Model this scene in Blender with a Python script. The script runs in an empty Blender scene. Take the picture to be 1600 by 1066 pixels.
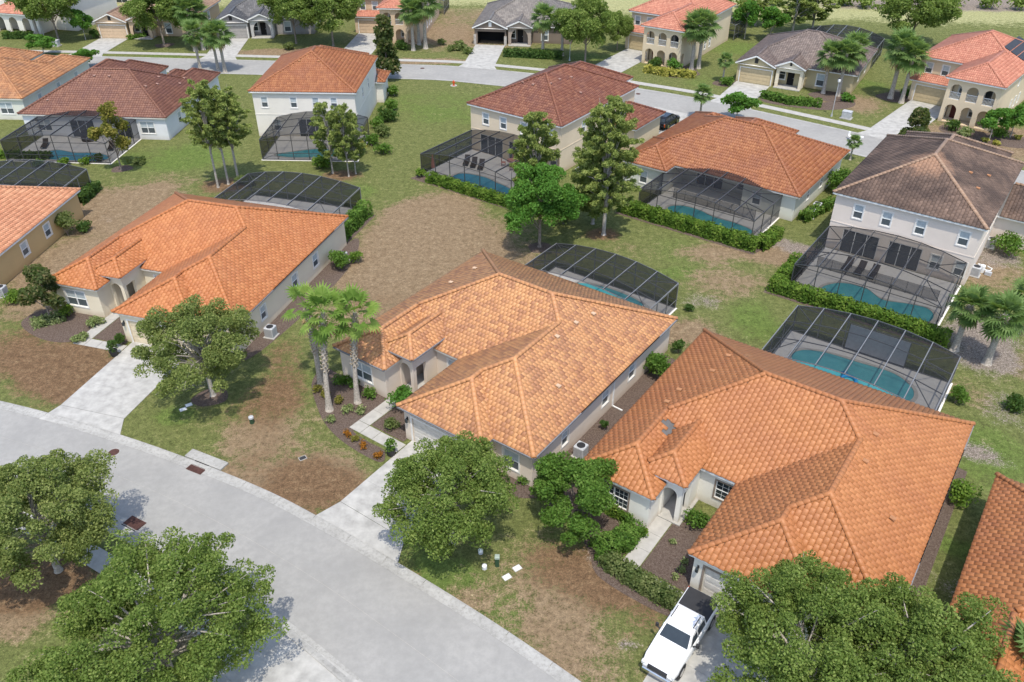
import bpy, math, random
import numpy as np
from mathutils import Matrix, Vector, Euler
R_ = math.radians
scene = bpy.context.scene
# ------------------------------------------------------------------ camera
CAM_H, CAM_F, CAM_P = 39.0, 1300.0, R_(34.5)
cam_d = bpy.data.cameras.new('camera'); cam = bpy.data.objects.new('camera', cam_d)
scene.collection.objects.link(cam); scene.camera = cam
cam_d.sensor_width = 36.0; cam_d.lens = CAM_F / 1600.0 * 36.0
cam_d.clip_start = 0.5; cam_d.clip_end = 6000.0
cam.location = (0, 0, CAM_H); cam.rotation_euler = (math.pi / 2 - CAM_P, 0, 0)
# ------------------------------------------------------------------ sky, sun, exposure
SUN_V = Vector((0.05, -0.41, 1.0)).normalized()
w = bpy.data.worlds.new('World'); scene.world = w; w.use_nodes = True
nt = w.node_tree; bg = nt.nodes['Background']
sky = nt.nodes.new('ShaderNodeTexSky'); sky.sky_type = 'NISHITA'; sky.sun_disc = False
sky.sun_elevation = math.asin(SUN_V.z); sky.sun_rotation = math.atan2(SUN_V.x, SUN_V.y)
sky.air_density = 1.0; sky.dust_density = 1.5; sky.ozone_density = 1.0
nt.links.new(sky.outputs[0], bg.inputs[0]); bg.inputs[1].default_value = 0.15
sun_d = bpy.data.lights.new('sun', 'SUN'); sun_d.energy = 2.2; sun_d.angle = R_(0.7); sun_d.color = (1.0, 0.945, 0.84)
sun = bpy.data.objects.new('sun', sun_d); scene.collection.objects.link(sun)
sun.rotation_euler = SUN_V.to_track_quat('Z', 'Y').to_euler(); sun.location = (0, 0, 80)
vs = scene.view_settings; vs.view_transform = 'Standard'; vs.look = 'None'; vs.exposure = 0.92; vs.gamma = 1.0
# ------------------------------------------------------------------ helpers
C = scene.collection
_fw = np.array([0, math.cos(CAM_P), -math.sin(CAM_P)]); _up = np.array([0, math.sin(CAM_P), math.cos(CAM_P)])
def G(px, py, z=0.0):
    """photo pixel -> point of the horizontal plane at height z"""
    d = (px - 800) / CAM_F * np.array([1, 0, 0]) - (py - 533) / CAM_F * _up + _fw
    t = (z - CAM_H) / d[2]
    return np.array([d[0] * t, d[1] * t, z])
def link(o):
    C.objects.link(o); return o
def tag(o, label=None, cat=None, group=None, kind=None):
    if label: o['label'] = label
    if cat: o['category'] = cat
    if group: o['group'] = group
    if kind: o['kind'] = kind
    return o
def empty(name, loc=(0, 0, 0), rz=0.0, label=None, cat=None, group=None, kind=None):
    o = link(bpy.data.objects.new(name, None)); o.location = loc; o.rotation_euler = (0, 0, rz); o.empty_display_size = 0.2
    return tag(o, label, cat, group, kind)
def obj(name, me, parent=None, loc=None, rot=None, scl=None):
    o = link(bpy.data.objects.new(name, me)); o.parent = parent
    if loc is not None: o.location = loc
    if rot is not None: o.rotation_euler = rot
    if scl is not None: o.scale = scl
    return o
def copy_tree(o, parent=None):
    c = link(o.copy()); c.parent = parent
    for ch in o.children: copy_tree(ch, c)
    return c
def mesh_np(name, V, F, mat, attr=None, smooth=False):
    """V (n,3), F (m,k) arrays -> mesh; attr: one float per vertex called tr"""
    V = np.asarray(V, np.float32); F = np.asarray(F, np.int32)
    me = bpy.data.meshes.new(name); n, k = F.shape
    me.vertices.add(len(V)); me.vertices.foreach_set('co', V.ravel())
    me.loops.add(n * k); me.loops.foreach_set('vertex_index', F.ravel())
    me.polygons.add(n); me.polygons.foreach_set('loop_start', np.arange(0, n * k, k, dtype=np.int32))
    if smooth: me.polygons.foreach_set('use_smooth', np.ones(n, bool))
    me.update(calc_edges=True)
    if attr is not None:
        a = me.attributes.new('tr', 'FLOAT', 'POINT'); a.data.foreach_set('value', np.asarray(attr, np.float32))
    me.materials.append(mat)
    return me
class MB:
    """collects faces, then links them as one mesh object"""
    def __init__(s): s.v = []; s.f = []; s.m = []
    def add(s, vs, fs, m=0):
        b = len(s.v); s.v += [tuple(map(float, p)) for p in vs]
        for f in fs: s.f.append(tuple(b + i for i in f)); s.m.append(m)
    def quad(s, a, b, c, d, m=0): s.add((a, b, c, d), ((0, 1, 2, 3),), m)
    def poly(s, pts, m=0): s.add(pts, (tuple(range(len(pts))),), m)
    def box(s, x0, y0, z0, x1, y1, z1, m=0, bev=0.0):
        if bev > 0:
            b = bev; ring = [(x0 + b, y0), (x1 - b, y0), (x1, y0 + b), (x1, y1 - b), (x1 - b, y1), (x0 + b, y1), (x0, y1 - b), (x0, y0 + b)]
            rin = [(x0 + b, y0 + b), (x1 - b, y0 + b), (x1 - b, y0 + b), (x1 - b, y1 - b), (x1 - b, y1 - b), (x0 + b, y1 - b), (x0 + b, y1 - b), (x0 + b, y0 + b)]
            vs = [(x, y, z0) for x, y in ring] + [(x, y, z1 - b) for x, y in ring] + [(x * .5 + a * .5 + 0, y * .5 + c * .5, z1 - b * .3) for (x, y), (a, c) in zip(ring, rin)] + [(x, y, z1) for x, y in rin]
            fs = []
            for l in range(3):
                for i in range(8): fs.append((l * 8 + i, l * 8 + (i + 1) % 8, l * 8 + 8 + (i + 1) % 8, l * 8 + 8 + i))
            fs.append((24, 25, 27, 29)); fs.append(tuple(range(7, -1, -1)))
            s.add(vs, fs, m); return
        s.add([(x0, y0, z0), (x1, y0, z0), (x1, y1, z0), (x0, y1, z0), (x0, y0, z1), (x1, y0, z1), (x1, y1, z1), (x0, y1, z1)],
              [(0, 3, 2, 1), (4, 5, 6, 7), (0, 1, 5, 4), (1, 2, 6, 5), (2, 3, 7, 6), (3, 0, 4, 7)], m)
    def bar(s, a, b, w, h, m=0):
        """box bar from a to b, w wide sideways, h high"""
        a = Vector(a); b = Vector(b); d = (b - a).normalized()
        up = Vector((0, 0, 1)) if abs(d.z) < .95 else Vector((0, 1, 0))
        sd = d.cross(up).normalized(); u = sd.cross(d).normalized()
        vs = []
        for p in (a, b):
            for i, j in ((-1, -1), (1, -1), (1, 1), (-1, 1)): vs.append(p + sd * (i * w / 2) + u * (j * h / 2))
        s.add(vs, [(0, 1, 2, 3), (7, 6, 5, 4), (0, 4, 5, 1), (1, 5, 6, 2), (2, 6, 7, 3), (3, 7, 4, 0)], m)
    def tube(s, pts, rads, n=7, m=0, cap=True):
        pts = [Vector(p) for p in pts]; b = len(s.v)
        for i, p in enumerate(pts):
            d = (pts[min(i + 1, len(pts) - 1)] - pts[max(i - 1, 0)]).normalized()
            up = Vector((0, 0, 1)) if abs(d.z) < .9 else Vector((0, 1, 0))
            u = d.cross(up).normalized(); v = d.cross(u)
            for k in range(n):
                a = 2 * math.pi * k / n; s.v.append(tuple(p + (u * math.cos(a) + v * math.sin(a)) * rads[i]))
        for i in range(len(pts) - 1):
            for k in range(n):
                s.f.append((b + i * n + k, b + i * n + (k + 1) % n, b + (i + 1) * n + (k + 1) % n, b + (i + 1) * n + k)); s.m.append(m)
        if cap:
            s.f.append(tuple(b + k for k in range(n))); s.m.append(m)
            s.f.append(tuple(b + (len(pts) - 1) * n + k for k in reversed(range(n)))); s.m.append(m)
    def cyl(s, x, y, z0, z1, r0, r1=None, n=16, m=0): s.tube([(x, y, z0), (x, y, z1)], [r0, r0 if r1 is None else r1], n, m)
    def mesh(s, name, mats, smooth=False):
        me = bpy.data.meshes.new(name); me.from_pydata(s.v, [], s.f)
        mats = mats if isinstance(mats, (list, tuple)) else [mats]
        for x in mats: me.materials.append(x)
        if len(mats) > 1: me.polygons.foreach_set('material_index', s.m)
        if smooth: me.polygons.foreach_set('use_smooth', [True] * len(s.f))
        me.update(); return me
    def build(s, name, mats, parent=None, smooth=False, loc=None, rot=None):
        return obj(name, s.mesh(name, mats, smooth), parent, loc, rot)
# ------------------------------------------------------------------ materials
def lin(r, g, b): return tuple(((c / 255 + .055) / 1.055) ** 2.4 if c > 10 else c / 255 / 12.92 for c in (r, g, b)) + (1.0,)
def col4(c): return tuple(c) + (1.0,) if len(c) == 3 else tuple(c)
class NT:
    def __init__(s, name):
        s.mat = bpy.data.materials.new(name); s.mat.use_nodes = True; s.t = s.mat.node_tree; s.b = s.t.nodes['Principled BSDF']
    def n(s, typ, **kw):
        x = s.t.nodes.new(typ)
        for k, v in kw.items():
            if k in x.inputs: x.inputs[k].default_value = v
            else: setattr(x, k, v)
        return x
    def l(s, a, b): s.t.links.new(a, b)
    def pos(s): return s.n('ShaderNodeNewGeometry').outputs['Position']
    def objco(s): return s.n('ShaderNodeTexCoord').outputs['Object']
    def noise(s, scale, detail=4.0, rough=.6, vec=None):
        x = s.n('ShaderNodeTexNoise'); x.inputs['Scale'].default_value = scale; x.inputs['Detail'].default_value = detail; x.inputs['Roughness'].default_value = rough
        s.l(vec if vec is not None else s.pos(), x.inputs['Vector']); return x.outputs['Fac']
    def ramp(s, fac, stops, interp='LINEAR'):
        x = s.n('ShaderNodeValToRGB'); cr = x.color_ramp; cr.interpolation = interp
        while len(cr.elements) < len(stops): cr.elements.new(.5)
        for e, (p, c) in zip(cr.elements, stops): e.position = p; e.color = col4(c)
        s.l(fac, x.inputs[0]); return x.outputs[0]
    def mix(s, fac, a, b, mode='MIX'):
        x = s.n('ShaderNodeMix', data_type='RGBA', blend_type=mode)
        for k, v in ((0, fac), (6, a), (7, b)):
            if hasattr(v, 'is_output'): s.l(v, x.inputs[k])
            else: x.inputs[k].default_value = v if k == 0 else col4(v)
        return x.outputs[2]
    def math(s, op, a, b=0.0):
        x = s.n('ShaderNodeMath', operation=op)
        for i, v in enumerate((a, b)):
            if hasattr(v, 'is_output'): s.l(v, x.inputs[i])
            else: x.inputs[i].default_value = v
        return x.outputs[0]
    def attr(s, name): return s.n('ShaderNodeAttribute', attribute_name=name).outputs['Fac']
    def bump(s, fac, strength=.4, dist=.02):
        x = s.n('ShaderNodeBump'); x.inputs['Strength'].default_value = strength; x.inputs['Distance'].default_value = dist
        s.l(fac, x.inputs['Height']); s.l(x.outputs[0], s.b.inputs['Normal'])
    def out(s, color=None, rough=.8, spec=.3, metal=0.0):
        if color is not None:
            if hasattr(color, 'is_output'): s.l(color, s.b.inputs['Base Color'])
            else: s.b.inputs['Base Color'].default_value = col4(color)
        s.b.inputs['Roughness'].default_value = rough; s.b.inputs['Metallic'].default_value = metal
        s.b.inputs['Specular IOR Level'].default_value = spec; return s.mat
_mc = {}
def plain(name, c, rough=.6, spec=.3, metal=0.0, var=.12, scale=3.0):
    if name in _mc: return _mc[name]
    t = NT(name); f = t.noise(scale, 5.0)
    a = tuple(x * (1 - var) for x in c); b = tuple(min(1, x * (1 + var)) for x in c)
    _mc[name] = t.out(t.ramp(f, [(.3, a), (.7, b)]), rough, spec, metal); return _mc[name]
def stucco(name, c):
    if name in _mc: return _mc[name]
    t = NT(name); big = t.noise(.35, 4.0); fine = t.noise(14.0, 4.0)
    col = t.ramp(big, [(.3, tuple(x * .88 for x in c)), (.7, c)])
    p = t.n('ShaderNodeSeparateXYZ'); t.l(t.pos(), p.inputs[0])
    st = t.math('MULTIPLY', t.noise(1.3, 4.0), t.math('SUBTRACT', 1.0, t.math('MINIMUM', t.math('MULTIPLY', p.outputs['Z'], 1.6), 1.0)))
    col = t.mix(t.math('MULTIPLY', st, .9), col, tuple(x * y for x, y in zip(c, (.55, .47, .4))))   # splash dirt above the soil
    t.bump(fine, .35, .012); _mc[name] = t.out(col, .9, .2); return _mc[name]
def tilemat(name, stops, stain=(.25, .15, .1), samt=.35, sscale=.35, smin=.45, extra=None):
    t = NT(name); r = t.attr('tr')
    c = t.ramp(r, stops)
    fine = t.noise(9.0, 4.0); c = t.mix(t.math('MULTIPLY', fine, .35), c, tuple(x * .72 for x in stops[0][1][:3]))
    f = t.noise(sscale, 5.0, .65); f = t.ramp(f, [(smin, (0, 0, 0)), (smin + .22, (1, 1, 1))])
    c = t.mix(t.math('MULTIPLY', f, samt), c, stain)
    if extra is not None: c = extra(t, c)
    t.bump(t.noise(25.0, 3.0), .3, .01)
    return t.out(c, .55, .4)
def leafmat(name, lo, mid, hi, trans=.42):
    if name in _mc: return _mc[name]
    t = NT(name); c = t.ramp(t.attr('tr'), [(.0, lo), (.5, mid), (1.0, hi)])
    t.l(c, t.b.inputs['Base Color']); t.b.inputs['Roughness'].default_value = .6; t.b.inputs['Specular IOR Level'].default_value = .1
    tr = t.n('ShaderNodeBsdfTranslucent'); t.l(t.mix(.5, c, (.3, .42, .04)), tr.inputs[0])
    mx = t.n('ShaderNodeMixShader'); mx.inputs[0].default_value = trans
    t.l(t.b.outputs[0], mx.inputs[1]); t.l(tr.outputs[0], mx.inputs[2]); t.l(mx.outputs[0], t.t.nodes['Material Output'].inputs[0])
    _mc[name] = t.mat; return t.mat
def screenmat():
    t = NT('insect_screen'); t.out((.016, .017, .02), .7, .1)
    tr = t.n('ShaderNodeBsdfTransparent'); tr.inputs[0].default_value = (1, 1, 1, 1)
    mx = t.n('ShaderNodeMixShader'); mx.inputs[0].default_value = .56
    t.l(t.b.outputs[0], mx.inputs[2]); t.l(tr.outputs[0], mx.inputs[1]); t.l(mx.outputs[0], t.t.nodes['Material Output'].inputs[0]); return t.mat
M = dict(
 white=plain('white_paint', (.74, .74, .72), .5), fascia=plain('cream_fascia', (.66, .62, .55), .5), trim=plain('window_trim', (.72, .7, .66), .6),
 gutter=plain('grey_gutter', (.2, .2, .21), .4), glass=plain('dark_glass', (.03, .038, .044), .06, .6), blind=plain('blind_glass', (.42, .47, .49), .12, .6), sash=plain('screened_sash', (.085, .1, .108), .15, .5),
 bronze=plain('bronze_aluminium', (.06, .06, .063), .38, .5), alu=plain('grey_aluminium', (.17, .172, .178), .35, .5), screen=screenmat(),
 wood=plain('brown_door', (.09, .045, .025), .4), reddoor=plain('red_door', (.09, .018, .016), .4), dark=plain('dark_inside', (.015, .014, .014), .9),
 bark=plain('bark', (.24, .2, .165), .9, .1, var=.4, scale=6.0), barkl=plain('pale_bark', (.34, .31, .27), .9, .1, var=.35, scale=7.0), palmbark=plain('palm_bark', (.37, .33, .28), .9, .1, var=.4, scale=9.0),
 boot=plain('palm_boot', (.34, .29, .22), .9, .1, var=.5), concrete=plain('fresh_concrete', (.37, .36, .335), .85, .2, var=.22, scale=1.3), walk=plain('walk_concrete', (.37, .355, .325), .85, .2, var=.14, scale=1.7),
 deck=plain('deck_concrete', (.7, .67, .62), .8, .2, var=.08), coping=plain('coping_stone', (.5, .47, .42), .8), black=plain('black_plastic', (.032, .032, .034), .6), rubber=plain('rubber', (.018, .018, .018), .85),
 metalg=plain('grey_metal', (.42, .43, .44), .45, .5), green_box=plain('green_enamel', (.03, .065, .035), .5), rust=plain('rusty_iron', (.075, .035, .028), .8, var=.3), stone=plain('field_stone', (.4, .37, .33), .9, var=.25),
 grille=plain('dark_grille', (.03, .03, .032), .4), carwhite=plain('white_car_paint', (.8, .8, .8), .18, .6, var=.01), carblack=plain('black_car_paint', (.012, .013, .016), .15, .6, var=.01), chrome=plain('chrome', (.6, .6, .6), .2, .5, 1.0),
 lampglass=plain('lamp_glass', (.6, .6, .58), .2), pink=plain('pink_canvas', (.5, .22, .17), .8), blue=plain('blue_vinyl', (.03, .25, .5), .4), hydrant=plain('hydrant_red', (.5, .08, .02), .5),
 solar=plain('solar_mat', (.02, .014, .012), .4), wicker=plain('wicker', (.06, .045, .035), .8), felt=plain('roof_felt', (.12, .115, .11), .9), vinyl=plain('grey_vinyl', (.36, .38, .42), .5),
)
def garage_white(): return M['white']
# ------------------------------------------------------------------ roofs, walls, houses
SN = {'L': (-1, 0), 'R': (1, 0), 'F': (0, -1), 'B': (0, 1)}
def wing(x0, y0, x1, y1, e=3.0, s=.46, sides='LRFB'): return dict(r=(x0, y0, x1, y1), e=e, s=s, sides=sides)
def wing_z(wg, X, Y):
    x0, y0, x1, y1 = wg['r']; D = {'L': X - x0, 'R': x1 - X, 'F': Y - y0, 'B': y1 - Y}
    ins = np.minimum(np.minimum(D['L'], D['R']), np.minimum(D['F'], D['B'])) >= -1e-6
    m = np.full(np.shape(X), 1e9)
    for k in wg['sides']: m = np.minimum(m, D[k])
    return np.where(ins, wg['e'] + wg['s'] * m, -1e9)
def covered(wings, i, X, Y, Z, tie=-.001):
    c = np.zeros(np.shape(X), bool)
    for j, o in enumerate(wings):
        if j == i: continue
        zz = wing_z(o, X, Y)
        c |= (zz > Z + .06) | ((zz > Z + tie) if j < i else False)
    return c
class Facet:
    """one roof slope: u runs along its eave, v up the slope (in plan)"""
    def __init__(s, wg, side):
        x0, y0, x1, y1 = wg['r']; s.wg = wg; s.side = side; sd = wg['sides']
        s.o, s.U, s.Vd = {'F': ((x0, y0), (1, 0), (0, 1)), 'B': ((x1, y1), (-1, 0), (0, -1)), 'L': ((x0, y1), (0, -1), (1, 0)), 'R': ((x1, y0), (0, 1), (-1, 0))}[side]
        s.len = (x1 - x0) if side in 'FB' else (y1 - y0); dep = (y1 - y0) if side in 'FB' else (x1 - x0)
        s.lo, s.hi, op = {'F': ('L', 'R', 'B'), 'B': ('R', 'L', 'F'), 'L': ('B', 'F', 'R'), 'R': ('F', 'B', 'L')}[side]
        s.a = 1.0 if s.lo in sd else 0.0; s.b = 1.0 if s.hi in sd else 0.0
        s.vmax = dep / 2 if op in sd else dep
        if s.a + s.b > 0: s.vmax = min(s.vmax, s.len / (s.a + s.b))
        k = math.sqrt(1 + wg['s'] ** 2); s.k = k
        s.T = np.array([s.Vd[0] / k, s.Vd[1] / k, wg['s'] / k]); s.N = np.array([-s.Vd[0] * wg['s'] / k, -s.Vd[1] * wg['s'] / k, 1 / k]); s.U3 = np.array([s.U[0], s.U[1], 0.0])
        s.u0 = s.o[0] * s.U[0] + s.o[1] * s.U[1]     # keeps tile rows of coplanar slopes in register
    def plan(s, u, v): return s.o[0] + s.U[0] * u + s.Vd[0] * v, s.o[1] + s.U[1] * u + s.Vd[1] * v
    def p3(s, u, v): x, y = s.plan(u, v); return (x, y, s.wg['e'] + s.wg['s'] * v)
    def corners(s): return [s.p3(0, 0), s.p3(s.len, 0), s.p3(s.len - s.b * s.vmax, s.vmax), s.p3(s.a * s.vmax, s.vmax)]
PROFILE = {
 'barrel': ([0, .03, .08, .16, .24, .29, .32], [-.012, .024, .044, .05, .044, .024, -.012], .32, .42),
 'spanish': ([0, .04, .1, .16, .21, .27], [-.01, .07, .095, .07, -.01, -.01], .27, .42),
 'low': ([0, .08, .16, .24, .33], [.0, .045, .05, .0, .0], .33, .38),
 'flat': ([.004, .004, .326, .326], [-.02, .0, .0, -.02], .33, .34),
}
def tile_verts(kind):
    u, n, wd, ex = PROFILE[kind]; u = np.array(u); n = np.array(n); lift = .018 if kind != 'flat' else .028
    low = .006
    rows = [np.stack([u, np.full_like(u, -.03), n * .6 + low - .03], 1), np.stack([u, np.full_like(u, -.03), n + lift], 1), np.stack([u, np.full_like(u, ex + .03), n * .9 + low], 1)]
    K = len(u); F = []
    for r in range(2):
        for i in range(K - 1): F.append((r * K + i, r * K + i + 1, (r + 1) * K + i + 1, (r + 1) * K + i))
    return np.concatenate(rows), np.array(F), wd, ex
def cap_verts():
    a = np.linspace(math.pi, 0, 6); rows = []
    for t, r, l in ((-.02, .15, -.05), (-.02, .18, .06), (.44, .155, .03)):
        rows.append(np.stack([np.full(6, t), np.cos(a) * r, np.sin(a) * r * .8 + l - .03], 1))
    F = []
    for k in range(2):
        for i in range(5): F.append((k * 6 + i, k * 6 + i + 1, (k + 1) * 6 + i + 1, (k + 1) * 6 + i))
    return np.concatenate(rows), np.array(F)
_tile_mesh = {}
def shared_tile(kind, mat, q):
    key = (kind, mat.name, q)
    if key not in _tile_mesh:
        V, F, wd, ex = tile_verts(kind); _tile_mesh[key] = mesh_np('tile', V, F, mat, np.full(len(V), (q + .5) / 10))
    return _tile_mesh[key]
def roof(parent, wings, kind, mat, seed=0, singles=0, caps_single=False, capmat=None, world=None, holes=()):
    rng = np.random.default_rng(seed)
    under = MB()
    for i, wg in enumerate(wings):
        for sd in wg['sides']:
            under.poly([(x, y, z - .03 - .004 * i) for x, y, z in Facet(wg, sd).corners()])
    ro = under.build('roof', M['felt'], parent)
    TV, TF, wd, ex = tile_verts(kind); nv = len(TV)
    allV = []; allR = []; cand = []
    for i, wg in enumerate(wings):
        for sd in wg['sides']:
            fc = Facet(wg, sd); nr = int(math.ceil(fc.vmax * fc.k / ex)) + 1
            jj = np.arange(nr); off0 = -(fc.u0 % wd)
            nc = int(fc.len / wd) + 4
            I, J = np.meshgrid(np.arange(-1, nc), np.r_[-1, jj] if kind == 'barrel' else jj)
            I = I.ravel(); J = J.ravel()
            st = (.5 if kind == 'flat' else 0.0)
            uu = off0 + I * wd + (J % 2) * st * wd; vv = (J + (.5 * (np.round((fc.u0 + off0) / wd + I).astype(int) % 2) if kind == 'barrel' else 0.0)) * ex / fc.k
            lo = fc.a * vv; hi = fc.len - fc.b * vv
            ok = (uu + wd > lo - .02) & (uu < hi + .02) & (vv < fc.vmax - .04) & (vv > -.9 * ex / fc.k)
            uu = uu[ok]; vv = vv[ok]
            vt = vv + ex / fc.k
            cov = np.ones(len(uu), bool)
            for du in (0, wd):
                for v_ in (vv, vt):
                    uc = np.clip(uu + du, fc.a * v_, fc.len - fc.b * v_); X, Y = fc.plan(uc, v_)
                    cov &= covered(wings, i, X, Y, wg['e'] + wg['s'] * v_)
            for (hx, hy, hr) in holes:
                X, Y = fc.plan(uu + wd / 2, (vv + vt) / 2); cov |= ((X - hx) ** 2 + (Y - hy) ** 2 < hr * hr)
            uu = uu[~cov]; vv = vv[~cov]; vt = vt[~cov]
            if not len(uu): continue
            jit = rng.normal(0, .004, (len(uu), 1))
            u = uu[:, None] + TV[None, :, 0]; v = vv[:, None] + TV[None, :, 1] / fc.k; n = TV[None, :, 2] + jit
            vc = np.clip(v, -.04, fc.vmax); uc = np.clip(u, fc.a * np.maximum(vc, 0), np.maximum(fc.len - fc.b * np.maximum(vc, 0), fc.a * np.maximum(vc, 0)))
            inside = (np.abs(uc - u).max(1) < 1e-6) & (np.abs(vc - v).max(1) < 1e-6)
            same = np.zeros(len(uu), bool)                 # clipped tiles lying wholly on a coplanar slope of another wing: that wing lays them
            for j, o_ in enumerate(wings):
                if j > i:
                    v0_ = np.maximum(vv, 0); v1_ = v0_ + ex / fc.k
                    q_ = (uu < fc.a * v1_ - 1e-5) | (uu < fc.a * v0_ - 1e-5) | (uu + wd > fc.len - fc.b * v1_ + 1e-5) | (uu + wd > fc.len - fc.b * v0_ + 1e-5)
                    for du in (0.0, wd):
                        for dv in (0.0, ex / fc.k):
                            X, Y = fc.plan(uu + du, np.maximum(vv, 0) + dv); q_ &= np.abs(wing_z(o_, X, Y) - (wg['e'] + wg['s'] * (np.maximum(vv, 0) + dv))) < 2e-3
                    same |= q_
            u, v, n, uc, vc, inside, uu, vv = (x[~same] for x in (u, v, n, uc, vc, inside, uu, vv))
            if not len(uu): continue
            X, Y = fc.plan(uc, vc); Z = wg['e'] + wg['s'] * vc - .004 * i
            P = np.stack([X, Y, Z], -1) + n[..., None] * fc.N
            rv = rng.random(len(uu))
            if singles and world is not None:
                c0 = np.stack([*fc.plan(uu, vv), wg['e'] + wg['s'] * vv], -1)
                for q in np.nonzero(inside)[0]:
                    pw = world @ Vector(c0[q] + fc.U3 * .15 + fc.T * .15)
                    nw = (world.to_3x3() @ Vector(fc.N)); d = Vector((0, 0, CAM_H)) - pw
                    cosv = nw.dot(d) / d.length
                    if cosv > .05: cand.append((cosv / d.length ** 2, len(allV), int(q), fc, c0[q], rv[q]))
            allV.append(P); allR.append(rv)
    skip = {}
    if singles:
        # the ones that show largest and lie inside the picture
        good = []
        for c in cand:
            pw = world @ Vector(c[4]); d = np.array(pw) - np.array([0, 0, CAM_H]); dep = d @ _fw
            px = 800 + CAM_F * d[0] / dep; py = 533 - CAM_F * (d @ _up) / dep
            if 0 < px < 1600 and 0 < py < 1060: good.append(c)
        good.sort(key=lambda c: -c[0])
        for c in good[:singles]:
            skip.setdefault(c[1], []).append(c[2]); fc = c[3]
            o = obj('tile', shared_tile(kind, mat, min(9, int(c[5] * 10))), ro)
            m = Matrix.Identity(4)
            for k in range(3): m[k][0] = fc.U3[k]; m[k][1] = fc.T[k]; m[k][2] = fc.N[k]; m[k][3] = c[4][k]
            o.matrix_basis = m
    Vs = []; Rs = []
    for b, (P, rv) in enumerate(zip(allV, allR)):
        keep = np.ones(len(P), bool); keep[skip.get(b, [])] = False
        Vs.append(P[keep].reshape(-1, 3)); Rs.append(np.repeat(rv[keep], nv))
    V = np.concatenate(Vs); nt_ = len(V) // nv
    F = (TF[None] + (np.arange(nt_) * nv)[:, None, None]).reshape(-1, 4)
    tag(obj('roof_tiles', mesh_np('roof_tiles', V, F, mat, np.concatenate(Rs)), ro), kind='stuff')
    # ridge and hip caps
    CV, CF = cap_verts(); caps = []
    for i, wg in enumerate(wings):
        seen = set()
        for sd in wg['sides']:
            fc = Facet(wg, sd); c = fc.corners()
            for a, b, on in ((c[0], c[3], fc.a), (c[1], c[2], fc.b), (c[3], c[2], 1.0 if fc.vmax * (fc.a + fc.b) < fc.len - .05 else 0)):
                key = tuple(sorted((tuple(np.round(a, 2)), tuple(np.round(b, 2)))))
                if not on or key in seen: continue
                seen.add(key); A = np.array(a); B = np.array(b); L = np.linalg.norm(B - A)
                if L < .3: continue
                n = max(1, int(round(L / .40))); d = (B - A) / L
                for q in range(n):
                    p = A + (B - A) * (q / n); pm = A + (B - A) * ((q + .5) / n)
                    X, Y, Z = (np.array([t]) for t in pm)
                    bad = False
                    for j, o_ in enumerate(wings):
                        if j != i and wing_z(o_, X, Y)[0] > Z[0] - .03: bad = True
                    for (hx, hy, hr) in holes: bad |= (pm[0] - hx) ** 2 + (pm[1] - hy) ** 2 < hr * hr
                    if bad: continue
                    side = np.cross([0, 0, 1], d); side /= np.linalg.norm(side); up = np.cross(d, side)
                    caps.append((p, d, side, up))
    cm = capmat or mat
    if caps_single:
        cms = [mesh_np('ridge_cap', CV, CF, cm, np.full(len(CV), .3 + .1 * q)) for q in range(5)]
        for q, (p, d, s_, u_) in enumerate(caps[:300]):
            o = obj('ridge_cap', cms[int(rng.integers(5))], ro); m = Matrix.Identity(4)
            for k in range(3): m[k][0] = d[k]; m[k][1] = s_[k]; m[k][2] = u_[k]; m[k][3] = p[k] + u_[k] * .03
            o.matrix_basis = m
        caps = caps[300:]
    if caps:
        V = np.concatenate([p + u_ * .03 + CV[:, :1] * d + CV[:, 1:2] * s_ + CV[:, 2:] * u_ for p, d, s_, u_ in caps]); nC = len(CV)
        F = (CF[None] + (np.arange(len(caps)) * nC)[:, None, None]).reshape(-1, 4)
        tag(obj('ridge_caps', mesh_np('ridge_caps', V, F, cm, np.repeat(rng.random(len(caps)) * .6 + .2, nC)), ro), kind='stuff')
    return ro
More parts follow.
